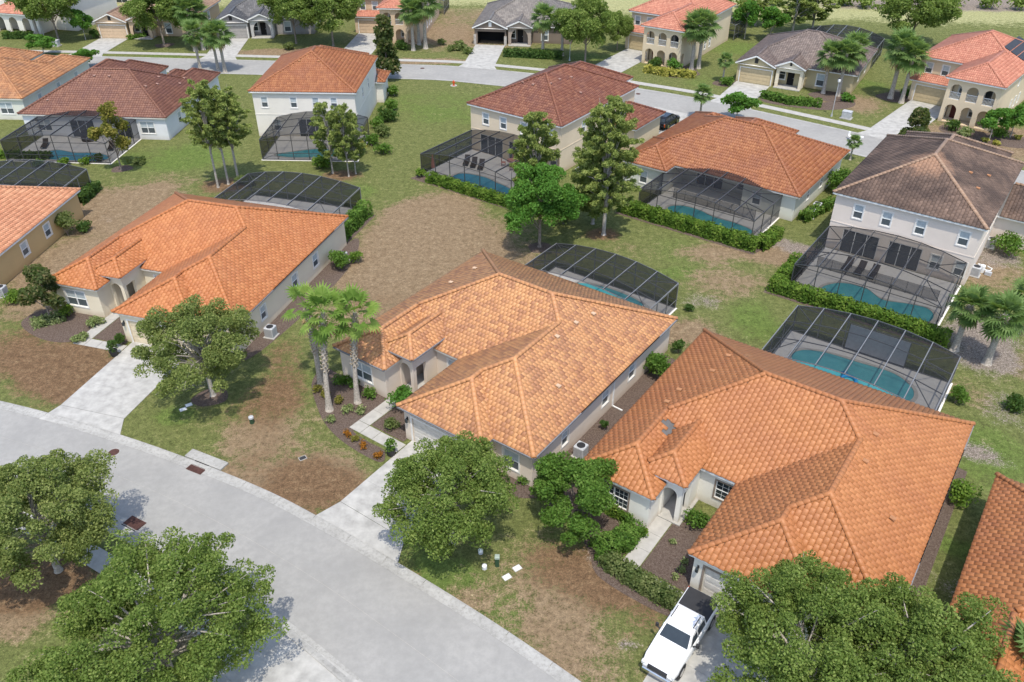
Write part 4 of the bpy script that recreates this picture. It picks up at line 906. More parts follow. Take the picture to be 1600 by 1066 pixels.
WM = dict(cream=stucco('cream_stucco', (.76, .67, .51)), beige=stucco('beige_stucco', (.7, .6, .5)), offwhite=stucco('offwhite_stucco', (.78, .75, .67)), mustard=stucco('mustard_stucco', (.58, .41, .2)), white=stucco('white_stucco', (.72, .73, .74)), ivory=stucco('ivory_stucco', (.76, .72, .64)),
          tan=stucco('tan_stucco', (.7, .58, .42)), pinkbeige=stucco('pink_beige_stucco', (.74, .65, .57)), palegreen=stucco('pale_grey_green_stucco', (.7, .7, .61)), sand=stucco('sand_stucco', (.68, .56, .39)), yellow=stucco('yellow_tan_stucco', (.5, .42, .25)), grey=stucco('grey_stucco', (.33, .31, .3)), lightgrey=stucco('light_grey_stucco', (.5, .49, .47)),
          taupe=stucco('taupe_stucco', (.22, .175, .14)), taupel=stucco('light_taupe_stucco', (.4, .33, .27)), peach=stucco('peach_stucco', (.62, .46, .31)))
GD = dict(cream=plain('cream_garage', (.62, .53, .38), .5), white=plain('pale_garage', (.58, .55, .5), .5), tan=plain('tan_garage', (.5, .4, .24), .5), grey=plain('grey_garage', (.34, .32, .3), .5), peach=plain('peach_garage', (.58, .43, .29), .5))
brown_trim = plain('brown_trim', (.25, .2, .16), .6)
h1, h2, h3, h4, h0 = R_(-16.4), R_(-35.8), R_(-35.5), R_(-36), R_(-5)
O1, O2, O3 = G(275, 302, 3)[:2], G(755, 392, 3)[:2], G(1101, 516.5, 3)[:2]; O4 = G(1558, 742, 3)[:2]
c0 = G(125, 296, 3)[:2]; O0 = c0 - 19.35 * np.array([math.cos(h0), math.sin(h0)])
HS = {}
HS['h1'] = plan_a('bungalow', 'cream bungalow with bright orange barrel tile roof and arched porch, tree at its driveway', O1, h1, WM['cream'], TM['orange1'], 'barrel', 1, M['fascia'], {'gar': GD['cream']}, gut={0: 'R', 1: 'R'})
HS['h2'] = plan_a('bungalow', 'beige bungalow with flat blended orange and brown roof tiles behind two tall palms', O2, h2, WM['beige'], TM['blend'], 'flat', 2, M['fascia'], {'gar': GD['white']}, singles=300, caps=True, gut={0: 'R', 1: 'RF', 2: 'F', 3: 'F', 4: 'RF'})
HS['h3'] = plan_a('bungalow', 'off-white bungalow with orange barrel tiles, a tile gap by the porch, white pickup before garage', O3, h3, WM['offwhite'], TM['orange'], 'barrel', 3, M['white'], {'gar': GD['white'], 'fgrid': 1, 'trimmat': brown_trim}, singles=300, caps=True, gut={0: 'R', 1: 'R'}, holes=((3.35, -12.9, .42), (3.45, -13.5, .3)))
HS['h4'] = plan_a('bungalow', 'orange-red barrel roof beside the shaded grass strip and fan palm', O4, h4, WM['offwhite'], TM['orange4'], 'barrel', 4, M['fascia'], {'gar': GD['white']}, singles=300, caps=True)
HS['h0'] = plan_a('bungalow', 'mustard walled bungalow with salmon pink tile roof', O0, h0, WM['mustard'], TM['salmon'], 'spanish', 5, M['white'], {'gar': GD['tan']})
# ------------------------------------------------------------------ houses, garden row behind
hb = R_(-35.9)
def brown_roof(cx, cy, cz):
    t = NT('brown_tile_dark_stained'); r = t.attr('tr'); c = t.ramp(r, T_((.135, .09, .068), (.17, .115, .088), (.215, .145, .11)))
    f = t.noise(.33, 6.0, .65); m = t.ramp(f, [(.36, (0, 0, 0)), (.6, (1, 1, 1))]); c = t.mix(t.math('MULTIPLY', m, .85), c, (.06, .043, .037))
    d = t.n('ShaderNodeVectorMath', operation='DISTANCE'); t.l(t.pos(), d.inputs[0]); d.inputs[1].default_value = (cx, cy, cz)
    k = t.math('ADD', t.math('MULTIPLY', d.outputs['Value'], .3), t.math('MULTIPLY', t.math('SUBTRACT', t.noise(1.2, 5.0), .5), 1.2)); c = t.mix(t.ramp(k, [(.25, (.9, .9, .9)), (.75, (0, 0, 0))]), c, (.34, .2, .13))
    t.bump(t.noise(25.0), .3, .01); return t.out(c, .8, .2)
O5 = G(1302, 300, 5.9)[:2]; ap5 = loc2w(O5, hb, (6.4, 5.9))
w4 = [('win', 2.3, 3.75, .85, 1.35), ('win', 4.9, 3.75, .85, 1.35), ('win', 7.9, 3.75, .85, 1.35), ('win', 11.6, 3.75, .85, 1.35), ('slider', 3.1, .06, 3.4, 2.35), ('slider', 7.2, .06, 3.0, 2.35), ('win', 10.0, .8, .9, 1.4), ('win', 12.1, .8, .9, 1.4)]
HS['b5'] = plan_two('two_storey_house', 'pinkish two-storey house with dark stained brown tile roof', O5, hb, WM['pinkbeige'], brown_roof(ap5[0], ap5[1], 8.6), 'barrel', 15, M['white'], {'gar': GD['white']}, 13.5, 18.2, [wing(1.5, 8, 12, 20.5, e=5.9)], wins=w4, lower=(9, 10.7, 20.5, 19.0), capmat=TM['tan'])
O3b = G(729.5, 161.5, 5.9)[:2]
HS['b3'] = plan_two('two_storey_house', 'tan two-storey house with brick red tile roof behind tall pine', O3b, hb, WM['tan'], TM['red2'], 'low', 13, M['white'], {'gar': GD['tan']}, 13.6, 17.8, [wing(1.2, 7, 11.2, 20.6, e=5.9)], wins=w4, lower=(9.6, 11.07, 17.2, 18.74))
O2b = G(388, 143, 5.9)[:2]
HS['b2'] = plan_two('two_storey_house', 'ivory two-storey house with rusty orange hipped roof beside open lawn', O2b, R_(-2.2), WM['ivory'], TM['orange2'], 'spanish', 12, M['white'], {'gar': GD['cream']}, 13.5, 15.6, [wing(1.5, 6, 12, 17, e=5.9)],
    wins=[('win', 1.4, 3.8, .8, 1.3), ('win', 5.1, 3.8, .8, 1.3), ('win', 7.9, 3.8, .8, 1.3), ('win', 10.2, 3.8, .8, 1.3), ('slider', 6.9, .06, 3.2, 2.3), ('win', 2.6, .8, .9, 1.4), ('win', 10.8, .8, .9, 1.4)], lower=(9.5, 13.6, 14.6, 18.4))
hb1 = R_(-4.4); n1r = G(259, 184.5, 3)[:2]
HS['b1'] = plan_a('bungalow', 'white bungalow with wide dark red tile roof', n1r, hb1 + math.pi, WM['white'], TM['red'], 'low', 11, M['fascia'], {'gar': GD['white']}, slope=.52)
n0r = G(34.9, 154.6, 3)[:2]
HS['b0'] = plan_a('bungalow', 'pale green-grey bungalow with weathered orange tile roof beside the dark red roof', n0r, R_(-3.7) + math.pi, WM['palegreen'], TM['brown_or'], 'spanish', 10, M['fascia'], {'gar': GD['white']})
O4b = G(980 + 1150 / 4.264, 160 + 635 / 4.264, 3)[:2]; h4b = R_(-36.4)
e4 = house('bungalow', 'grey-green bungalow with streaky orange tile roof above a long clipped hedge', O4b, h4b); HS['b4'] = e4
wg4 = [wing(-19.9, 0, 0, 15.5), wing(-20, -2.1, -14.1, 6), wing(-15, 9, -7, 18.2), wing(-19.9, 9, -12, 17)]
roof(e4, wg4, 'spanish', TM['orange2'], 14, world=world_of(e4)); fascia(e4, wg4, M['fascia'])
walls(e4, [(-19.5, 15), (-19.5, -1.7), (-14.5, -1.7), (-14.5, 3.4), (-6.2, 3.4), (-6.2, .45), (-.45, .45), (-.45, 15)], 2.82, {1: [('win', 2.5, .8, .9, 1.4)], 3: [('slider', 3.2, .05, 3.2, 2.35), ('win', 6.9, .6, .8, 1.9)], 5: [('win', 1.6, .8, .9, 1.4)], 6: [('win', 4, 1.0, .8, 1.2), ('win', 8, 1.0, .8, 1.2), ('win', 11, 1.0, .8, 1.2)]}, WM['palegreen'], {'gar': GD['white']})
# ------------------------------------------------------------------ houses across the back street
HS['f7'] = plan_villa('villa', 'sand villa with arched balconies, dark solar mats on pink-orange roof and bench outside', G(1482, 120.6, 5.9)[:2], R_(-41), WM['sand'], TM['pinkor'], 27, M['white'], {'gar': GD['tan']}, solar=True)
HS['f5'] = plan_villa('villa', 'pale sand villa with arched balconies behind a yellow shrub border', G(1004.5, 39.7, 5.9)[:2], R_(-33.5), WM['sand'], TM['pinkor'], 25, M['white'], {'gar': GD['tan']})
HS['f3'] = plan_villa('villa', 'peach villa with arched balconies and three palms before it', G(590.5, 12.7, 5.9)[:2], R_(-5.5), WM['peach'], TM['pinkor'], 23, M['white'], {'gar': GD['peach']})
HS['f6'] = plan_gable('gabled_house', 'yellow-tan gabled house with mottled grey-brown roof and closed garage', G(1148.9, 97, 2.9)[:2], R_(-30), WM['yellow'], TM['greybrown'], 26, M['white'], {'gar': GD['tan']}, arch_porch=False, wm2=WM['cream'])
HS['f4'] = plan_gable('gabled_house', 'taupe gabled house with open dark garage and stone-clad corners', G(737.4, 43, 2.9)[:2], R_(-7.5), WM['taupe'], TM['taupe'], 24, M['white'], {'gar': GD['tan']}, open_garage=True, pillars=M['stone'], wm2=WM['taupel'])
HS['f2'] = plan_gable('gabled_house', 'grey gabled house with slate grey roof and grey garage door', G(332, 35, 2.9)[:2], R_(4), WM['grey'], TM['grey'], 22, M['white'], {'gar': GD['grey']}, wm2=WM['lightgrey'])
HS['f1'] = plan_gable('gabled_house', 'peach gabled house with tan tile roof and peach garage door', G(143.4, 33.8, 2.9)[:2], R_(-4), WM['peach'], TM['tan'], 21, M['trim'], {'gar': GD['peach']}, W=16.5)
def plan_arcade(name, label, loc, heading):
    e = house(name, label, loc, heading); wings = [wing(-9, 3, 8, 16, e=5.9), wing(-7, -.4, 3.2, 8, e=3.3)]; roof(e, wings, 'spanish', TM['pinkor'], 20, world=world_of(e)); fascia(e, wings, M['white'])
    walls(e, [(-6.6, 8), (-6.6, 0), (2.8, 0), (2.8, 8)], 3.1, {1: [('arch', 1.3, 0, 1.6, 2.6), ('arch', 4.0, 0, 1.7, 2.6), ('arch', 6.7, 0, 1.5, 2.6)]}, WM['ivory'], {}, False, depth=.3)
    b = MB(); b.box(-6.5, 2.0, 0, 2.7, 2.1, 3.0); b.build('inner_wall', WM['beige'], e)
    walls(e, [(-8.6, 15.6), (-8.6, 3.4), (7.6, 3.4), (7.6, 15.6)], 5.7, {1: [('win', 3, 3.8, .9, 1.3), ('win', 8, 3.8, .9, 1.3), ('win', 14, 3.8, .9, 1.3)]}, WM['ivory'], {}); return e
HS['f0'] = plan_arcade('villa', 'ivory villa with a low arcade of dark arches and orange roof', G(45, 52)[:2], R_(-14))
def plain_house(name, label, loc, heading, wm, tm, seed):
    e = house(name, label, loc, heading); wings = [wing(0, 0, 13, 15, e=5.9)]; roof(e, wings, 'low', tm, seed, world=world_of(e)); fascia(e, wings, M['white'])
    walls(e, [(.4, .4), (12.6, .4), (12.6, 14.6), (.4, 14.6)], 5.7, {0: [('win', 2.5, .9, .9, 1.4), ('slider', 9.5, .05, 2.4, 2.3), ('win', 6, 3.8, .9, 1.4)]}, wm, {}); return e
HS['r0'] = plain_house('two_storey_house', 'cream two-storey house far behind the peach gabled house', G(95, 15)[:2] + np.array([0, 6]), R_(-4), WM['cream'], TM['tan'], 31)
HS['r1'] = plain_house('two_storey_house', 'white two-storey house behind the tan garage roof', G(172, 14)[:2] + np.array([1.5, 9]), R_(2), WM['white'], TM['tan'], 32)
# ------------------------------------------------------------------ driveways, walks and beds
for (O, h, yS) in ((O1, h1, -31.3), (O2, h2, -29.9), (O3, h3, -29.9), (O4, h4, -29.9)):
    f = lambda x, y: loc2w(O, h, (x, y))
    slabs('driveway', ladder(f(9.55, -20.75), f(15.1, -20.75), f(9.75, yS + 1.9), f(15.3, yS + 1.9), 3) + [(f(9.75, yS + 1.88), f(15.3, yS + 1.88), f(16.3, yS + .1), f(9.35, yS + .1))])
    slabs('walkway', ladder(f(4.95, -16.95), f(6.0, -16.95), f(4.95, -21.4), f(6.0, -21.4), 3) + [(f(4.95, -21.42), f(6.0, -21.42), f(6.0, -22.4), f(4.95, -22.4))] + [(f(6.02 + 1.17 * k, -21.42), f(7.17 + 1.17 * k, -21.42), f(7.17 + 1.17 * k, -22.4), f(6.02 + 1.17 * k, -22.4)) for k in range(3)], .03, 'walk')
    bed([f(6.05, -17.0), f(8.9, -14.1), f(9.15, -14.1), f(9.15, -21.3), f(6.05, -21.3)], smooth=False)
def far_drive(e, x0, x1, y0, flare=.6):
    o = e.location; h = e.rotation_euler.z; a0 = loc2w(o, h, (x0, y0)); b0 = loc2w(o, h, (x1, y0)); d = np.array([math.sin(h), -math.cos(h)]); i = np.argmin([np.abs(np.cross(d, p - a0)) + (1e3 if (p - a0) @ d < 0 else 0) for p in BACK]); j = np.argmin([np.abs(np.cross(d, p - b0)) + (1e3 if (p - b0) @ d < 0 else 0) for p in BACK])
    L = np.linalg.norm(BACK[i] - a0); Lb = np.linalg.norm(BACK[j] - b0); sd = np.array([math.cos(h), math.sin(h)])
    slabs('driveway', ladder(a0, b0, a0 + d * (L - 1.6), b0 + d * (Lb - 1.6), 3) + [(a0 + d * (L - 1.59), b0 + d * (Lb - 1.59), b0 + d * (Lb + .1) + sd * flare, a0 + d * (L + .1) - sd * flare)])
for k in ('f7', 'f5', 'f3'): far_drive(HS[k], -5.6, -.2, 6.6)
for k in ('f6', 'f4', 'f2', 'f1'): far_drive(HS[k], .5, 5.6, .35)
slabs('driveway', ladder(G(424, 984)[:2] + np.array([.35, .45]), G(548, 1078)[:2] + np.array([.35, .45]), G(424, 984)[:2] + np.array([-4.6, -5.6]), G(548, 1078)[:2] + np.array([-4.6, -5.6]), 2))
g_ = HS['b3']; o_ = g_.location; a_ = loc2w(o_, hb, (11.2, 18.4)); dd_ = np.array([-math.sin(hb), math.cos(hb)]); sd_ = np.array([math.cos(hb), math.sin(hb)])
slabs('driveway', ladder(a_, a_ + sd_ * 5.6, a_ + dd_ * 9.5, a_ + sd_ * 5.6 + dd_ * 9.5, 3))
# ------------------------------------------------------------------ pools and their screens
def enc_behind(O, h, fl_px, label, W=12.5, z=2.6, **kw):
    fl = G(*fl_px, z)[:2]; c, s = math.cos(h), math.sin(h); v = fl - O; lx = v[0] * c + v[1] * s; ly = -v[0] * s + v[1] * c
    nl = loc2w(O, h, (lx, .06)); enclosure(label, nl, h, W, ly - .06, 'near', **kw); return nl, ly - .06
nl, D = enc_behind(O2, h2, (870, 380), 'pool cage behind the flat-tiled beige bungalow')
pool('curved pool behind the flat-tiled beige bungalow', nl, h2, 12.5, D, [(2.6, 3.0), (3.6, 4.6), (6, 5.2), (8.8, 5.0), (10.6, 4.2), (10.4, 2.9), (8, 2.2), (5, 2.0)], deck=(.0, 0)); NL2 = nl
nl, D = enc_behind(O3, h3, (1247, 477), 'pool cage with grey privacy panel and float in the water')
pool('long oval pool with a blue float drifting in it', nl, h3, 12.5, D, [(1.3, 4.7), (1.6, 6.1), (3.2, 6.9), (5.8, 7.1), (8.6, 7.2), (10.3, 6.0), (10.5, 4.4), (9.2, 3.2), (6, 2.9), (3, 3.1)]); NL3, D3 = nl, D
nl, D = enc_behind(O1, h1, (388, 271), 'pool cage behind the cream bright orange bungalow beside a side hedge', 13.3)
pool('pool behind the bright orange roof, inside the cage with a side hedge', nl, h1, 13.3, D, [(3, 2.8), (4.4, 4.4), (6.6, 4.0), (9.4, 4.6), (11.8, 4.0), (12, 2.7), (9.4, 1.8), (5.6, 1.7)]); NL1 = nl
fr0 = G(135, 264, 2.6)[:2]; nl0 = fr0 - 12.5 * np.array([math.cos(h0), math.sin(h0)]); D0 = 6.5; nl0 = nl0 - D0 * np.array([-math.sin(h0), math.cos(h0)])
enclosure('pool cage behind the salmon roofed mustard bungalow', nl0, h0, 12.5, D0, 'near'); pool('pool behind the salmon roofed mustard bungalow', nl0, h0, 12.5, D0, [(2, 2), (4, 4), (8, 4), (10.5, 3), (9, 1.4), (5, 1.2)])
SLOTS = (('b4', G(1000, 295, 2.6)[:2], R_(-36.4), 12.7, 7.7, 'pool cage behind the long clipped hedge of the grey-green bungalow', 'pool with entry steps beside the long clipped hedge', [(2.2, 2.7), (3.2, 3.9), (5.2, 4.0), (7.2, 3.4), (9.5, 3.4), (11.6, 2.9), (11.8, 1.9), (10, 1.3), (6.5, 1.5), (3.4, 1.4)], 'water', 'bronze'),
         ('b5', G(1241.8, 412.7, 2.6)[:2], R_(-36), 12.4, 9.3, 'large dark-framed pool cage against the pinkish two-storey house', 'kidney pool of the pinkish two-storey house', [(2.4, 1.6), (3.4, 3.7), (5.6, 4.1), (7.4, 3.0), (9.4, 3.6), (11.0, 3.8), (11.8, 2.7), (11.3, 1.2), (8.5, .8), (5, .7)], 'water', 'bronze'),
         ('b3', G(657, 240, 2.6)[:2], R_(-36), 12.9, 9.6, 'dark-framed pool cage with dining set against the tan house', 'blue pool beside the closed pink parasol', [(3.3, 1.8), (3.9, 3.1), (6.5, 3.6), (8.4, 3.2), (10.2, 2.9), (12.2, 2.0), (11.2, .9), (7, .8), (4.4, .9)], 'waterb', 'bronze'),
         ('b1', G(0, 219, 2.6)[:2], R_(-4.4), 12.9, 9.6, 'pool cage against the white red-roofed bungalow', 'wavy blue pool of the white red-roofed bungalow', [(3.0, 2.0), (4.3, 3.6), (6.9, 2.9), (9.4, 3.0), (11.6, 2.1), (11.5, .7), (8, .5), (4.8, .7)], 'waterb', 'bronze'),
         ('b2', G(405, 218, 2.6)[:2], R_(-2.2), 11.5, 8.2, 'pool cage against the ivory two-storey house behind pines', 'teal pool of the ivory two-storey house', [(1.2, 1.5), (3.0, 2.6), (6.0, 3.6), (8.8, 3.0), (9.2, 1.7), (6, .9), (3, .8)], 'water', 'bronze'))
ENC = {}
for k, nl, h, W, D, la, lb, loop, wm_, fr_ in SLOTS:
    ENC[k] = (nl, h); enclosure(la, nl, h, W, D, 'far', nb=6, frame=fr_); pool(lb, nl, h, W, D, loop, wm_, deck=(0, 3.2 if k == 'b4' else .4))
f6 = HS['f6']; enclosure('pool cage behind the mottled grey-brown roof', loc2w(f6.location, f6.rotation_euler.z, (4.5, 17.6)), f6.rotation_euler.z, 12.4, 8, 'near', rise=1.3, h0=2.8)
f5 = HS['f5']; enclosure('small pool cage behind the pale sand villa', loc2w(f5.location, f5.rotation_euler.z, (-3, 21.4)), f5.rotation_euler.z, 10.5, 6, 'near')
f3 = HS['f3']; enclosure('pool cage behind the peach villa', loc2w(f3.location, f3.rotation_euler.z, (-3, 21.4)), f3.rotation_euler.z, 10.5, 6, 'near')
def thing_at(name, label, cat, p, rz=0.0, z=0.0, group=None): return empty(name, (p[0], p[1], z), rz, label, cat, group)
# ---- garden furniture inside the cages
def lounger(p, rz, label, group='poolside loungers'):
    e = thing_at('sun_lounger', label, 'lounger', p, rz, .05, group); f = MB(); f.box(-.32, -.95, .26, .32, .5, .31); f.build('seat', M['wicker'], e)
    b = MB(); b.bar((0, .5, .29), (0, 1.0, .72), .64, .05); b.build('backrest', M['wicker'], e)
    for sx in (-1, 1):
        for y in (-.85, .4): l = MB(); l.box(sx * .28 - .025, y, 0, sx * .28 + .025, y + .05, .26); l.build('leg', M['black'], e)
def chair(p, rz, label, group, mat='wood'):
    e = thing_at('patio_chair', label, 'chair', p, rz, .05, group); s = MB(); s.box(-.24, -.24, .42, .24, .24, .46); s.build('seat', M[mat], e); b = MB(); b.box(-.24, .2, .46, .24, .25, .95); b.build('backrest', M[mat], e)
    for sx in (-1, 1):
        for sy in (-1, 1): l = MB(); l.box(sx * .21 - .02, sy * .21 - .02, 0, sx * .21 + .02, sy * .21 + .02, .42); l.build('leg', M[mat], e)
def table(p, rz, label, mat='wood'):
    e = thing_at('patio_table', label, 'table', p, rz, .05); t = MB(); t.cyl(0, 0, .7, .75, .75, n=20); t.build('tabletop', M[mat], e); l = MB(); l.cyl(0, 0, .08, .7, .07); l.build('leg', M['black'], e); l = MB(); l.cyl(0, 0, 0, .08, .35); l.build('base', M['black'], e)
def L_(k, x, y): return loc2w(ENC[k][0], ENC[k][1], (x, y))
table(L_('b3', 7.2, 8.2), 0, 'round wooden dining table in the tan house pool cage', 'pink')
for a in range(4): chair(L_('b3', 7.2 + 1.15 * math.cos(a * 1.57 + .5), 8.2 + 1.15 * math.sin(a * 1.57 + .5)), ENC['b3'][1] + a * 1.57 + .5 - 1.57, 'wooden chair around the round dining table', 'dining chairs in the tan house pool cage', 'pink')
for q in range(3): lounger(L_('b3', 2.2 + q * 1.1, 5.6), ENC['b3'][1] + .5, 'dark lounger by the blue pool of the tan house', 'loungers of the tan house')
e = thing_at('parasol', 'closed pink parasol at the corner of the tan house pool cage', 'parasol', L_('b3', 1.0, .9), 0, .05); b = MB(); b.cyl(0, 0, 0, 2.5, .03); b.build('pole', M['metalg'], e); b = MB(); b.tube([(0, 0, .8), (0, 0, 1.3), (0, 0, 2.4)], [.22, .2, .04], 9); b.build('canopy', M['pink'], e); b = MB(); b.cyl(0, 0, 0, .12, .25); b.build('base', M['black'], e)
for q in range(3): lounger(L_('b5', 3.0 + q * 1.2, 6.9), ENC['b5'][1], 'dark lounger in the shade of the pinkish house', 'loungers of the pinkish house')
e = thing_at('pool_fence', 'black mesh safety fence around the kidney pool', 'fence', L_('b5', .6, 5.4), ENC['b5'][1], .05)
for q in range(9):
    b = MB(); b.cyl(q * 1.35, 0, 0, 1.2, .02, n=6); b.build('post', M['black'], e)
    if q < 8: b = MB(); b.quad((q * 1.35, 0, .04), (q * 1.35 + 1.35, 0, .04), (q * 1.35 + 1.35, 0, 1.18), (q * 1.35, 0, 1.18)); b.build('mesh_panel', M['screen'], e)
e = thing_at('pool_fence', 'black mesh safety fence beside the entry step pool', 'fence', L_('b4', 1.5, 5.2), ENC['b4'][1], .05)
for q in range(8):
    b = MB(); b.cyl(q * 1.35, 0, 0, 1.2, .02, n=6); b.build('post', M['black'], e)
    if q < 7: b = MB(); b.quad((q * 1.35, 0, .04), (q * 1.35 + 1.35, 0, .04), (q * 1.35 + 1.35, 0, 1.18), (q * 1.35, 0, 1.18)); b.build('mesh_panel', M['screen'], e)
for q in range(2): lounger(L_('b1', 2.2 + q * 8.6, 4.6), ENC['b1'][1] + .3, 'dark lounger by the wavy blue pool', 'loungers of the white bungalow')
e = thing_at('hot_tub', 'dark round covered hot tub on the white bungalow patio', 'hot tub', L_('b1', 6.6, 7.4), 0, .05); b = MB(); b.cyl(0, 0, 0, .8, 1.0, n=22); b.build('shell', M['wicker'], e); b = MB(); b.cyl(0, 0, .8, .88, 1.04, n=22); b.build('cover', M['black'], e)
p = loc2w(NL3, h3, (6.0, 4.2)); e = thing_at('pool_float', 'blue ring float on the long oval pool', 'float', p, 0, .07); b = MB(); n = 18
b.tube([(.55 * math.cos(2 * math.pi * k / n), .55 * math.sin(2 * math.pi * k / n), .06) for k in range(n + 1)], [.14] * (n + 1), 8, cap=False); b.build('ring', M['blue'], e, smooth=True); b = MB(); b.box(-.25, .5, .02, .25, 1.1, .16, bev=.05); b.build('headrest', M['blue'], e)
e = thing_at('privacy_panel', 'pale grey privacy panel fixed inside the far screen wall', 'panel', loc2w(NL3, h3, (4.4, D3 - .12)), h3, .03); b = MB(); b.box(0, -.03, .25, 4.6, .0, 2.45); b.build('sheet', M['vinyl'], e); b = MB(); b.box(-.05, -.04, 0, 0, .01, 2.45); b.box(4.6, -.04, 0, 4.65, .01, 2.45); b.build('post', M['bronze'], e)
p = loc2w(NL2, h2, (11.0, 3.1)); e = thing_at('patio_chair', 'white plastic chair beside the curved pool', 'chair', p, h2 + 1.0, .05)
for nm, bx in (('seat', (-.28, -.28, .4, .28, .28, .45)), ('backrest', (-.28, .24, .45, .28, .3, .95)), ('leg', (-.28, -.28, 0, -.22, -.22, .4)), ('leg', (.22, -.28, 0, .28, -.22, .4)), ('leg', (-.28, .22, 0, -.22, .28, .4)), ('leg', (.22, .22, 0, .28, .28, .4))): b = MB(); b.box(*bx); b.build(nm, M['white'], e)
# ------------------------------------------------------------------ vehicles
def loft(mb, secs, m=0):
    n = len(secs[0]); vs = [p for s in secs for p in s]; fs = []
    for i in range(len(secs) - 1):
        for k in range(n): fs.append((i * n + k, i * n + (k + 1) % n, (i + 1) * n + (k + 1) % n, (i + 1) * n + k))
    fs.append(tuple(reversed(range(n)))); fs.append(tuple((len(secs) - 1) * n + k for k in range(n))); mb.add(vs, fs, m)
def sec(x, hw, z0, z1, b=.12, tuck=.06):
    return [(x, -hw + tuck, z0), (x, hw - tuck, z0), (x, hw, z0 + .25), (x, hw, z1 - b * 1.6), (x, hw - b * .35, z1 - b * .5), (x, hw - b * 1.5, z1), (x, -hw + b * 1.5, z1), (x, -hw + b * .35, z1 - b * .5), (x, -hw, z1 - b * 1.6), (x, -hw, z0 + .25)]
def vehicle(name, label, cat, p, rz, paint, pickup):
    e = thing_at(name, label, cat, p, rz, .04); L = 2.85 if pickup else 2.35; hw = 1.0 if pickup else .94; zh = 1.14 if pickup else 1.02
    b = MB(); rear = -L
    S = [sec(rear, hw * .94, .5, zh - .06), sec(rear + .12, hw, .38, zh), sec(-.9, hw, .36, zh + .02), sec(.9, hw, .36, zh + .02), sec(1.25, hw * .99, .36, zh), sec(L - .55, hw * .97, .38, zh - .08), sec(L - .15, hw * .9, .4, zh - .2), sec(L, hw * .82, .45, zh - .34)]
    loft(b, S); b.build('body', paint, e, smooth=False)
    x_r, x_f, t_r, t_f, zt = (-1.05, 1.2, -.85, .42, 1.86) if pickup else (rear + .12, 1.15, rear + .65, .3, 1.66)
    w0, w1 = hw - .07, hw - .26; zb = zh - .05
    cab = MB(); loft(cab, [[(x_r, -w0, zb), (x_f, -w0, zb), (x_f, w0, zb), (x_r, w0, zb)], [(x_r + (t_r - x_r) * .85, -w1 - .04, zt - .1), (x_f + (t_f - x_f) * .85, -w1 - .04, zt - .1), (x_f + (t_f - x_f) * .85, w1 + .04, zt - .1), (x_r + (t_r - x_r) * .85, w1 + .04, zt - .1)], [(t_r + .12, -w1 + .08, zt), (t_f - .14, -w1 + .08, zt), (t_f - .14, w1 - .08, zt), (t_r + .12, w1 - .08, zt)]]); cab.build('cab', paint, e)
    def lerp(f, xa, xb): return xa + (xb - xa) * f
    k0, k1 = .16, .8; q = .012; z_ = lambda f: zb + (zt - .1 - zb) * f; xf = lambda f: lerp(f * .85, x_f, t_f); xr = lambda f: lerp(f * .85, x_r, t_r); wf = lambda f: lerp(f, w0, w1 + .04)
    g = MB(); g.quad((xf(k0) + q, -wf(k0) + .1, z_(k0)), (xf(k0) + q, wf(k0) - .1, z_(k0)), (xf(.93) + q, wf(.93) - .1, z_(.93)), (xf(.93) + q, -wf(.93) + .1, z_(.93))); g.build('windscreen', M['glass'], e)
    g = MB(); g.quad((xr(k0) - q, wf(k0) - .12, z_(k0)), (xr(k0) - q, -wf(k0) + .12, z_(k0)), (xr(k1) - q, -wf(k1) + .12, z_(k1)), (xr(k1) - q, wf(k1) - .12, z_(k1))); g.build('rear_window', M['glass'], e)
    xm = (x_r + x_f) / 2 - .05
    for s in (-1, 1):
        for a0, a1, b0, b1 in ((xm + .05, xf(k0) - .22, xm + .05, xf(k1) - .12), (xr(k0) + .16, xm - .05, xr(k1) + .1, xm - .05)):
            g = MB(); g.quad((a0, s * (wf(k0) + q), z_(k0)), (a1, s * (wf(k0) + q), z_(k0)), (b1, s * (wf(k1) + q), z_(k1)), (b0, s * (wf(k1) + q), z_(k1))); g.build('side_window', M['glass'], e)
        d = MB(); d.bar((x_f - .45, s * (hw - .05), zh + .06), (x_f - .5, s * (hw + .16), zh + .14), .06, .05); d.box(x_f - .6, s * (hw + .17) - .09, zh + .04, x_f - .48, s * (hw + .17) + .09, zh + .3, bev=.03); d.build('mirror', paint if not pickup else M['black'], e)
        hgl = MB(); hgl.box(L - .24, s * (hw - .22) - .16, zh - .44, L - .02, s * (hw - .22) + .16, zh - .25, bev=.03); hgl.build('headlight', M['lampglass'], e)
        tl = MB(); tl.box(rear - .01, s * (hw - .1) - .07, zh - .5, rear + .1, s * (hw - .1) + .07, zh - .1); tl.build('tail_light', M['hydrant'], e)
        for xw in (L - .95, rear + 1.05):
            wh = MB(); wh.tube([(xw, s * (hw - .22), .39), (xw, s * (hw + .015), .39)], [.39, .39], 20); wo = wh.build('wheel', M['rubber'], e); rm = MB(); rm.tube([(xw, s * (hw + .017), .39), (xw, s * (hw + .03), .39)], [.25, .22], 14); rm.build('rim', M['chrome'], wo)
            ar = MB(); ar.tube([(xw, s * (hw - .15), .42), (xw, s * (hw + .006), .42)], [.47, .47], 20); ar.build('wheel_arch', M['black'], e)
        hd = MB()
        for xx in (.15, -.75): hd.box(xx - .1, s * (hw + .004) - .015, zh - .22, xx + .08, s * (hw + .004) + .015, zh - .18)
        hd.build('door_handle', paint, e)
    g = MB(); g.box(L - .08, -hw * .55, zh - .48, L + .03, hw * .55, zh - .24); g.build('grille', M['grille'], e)
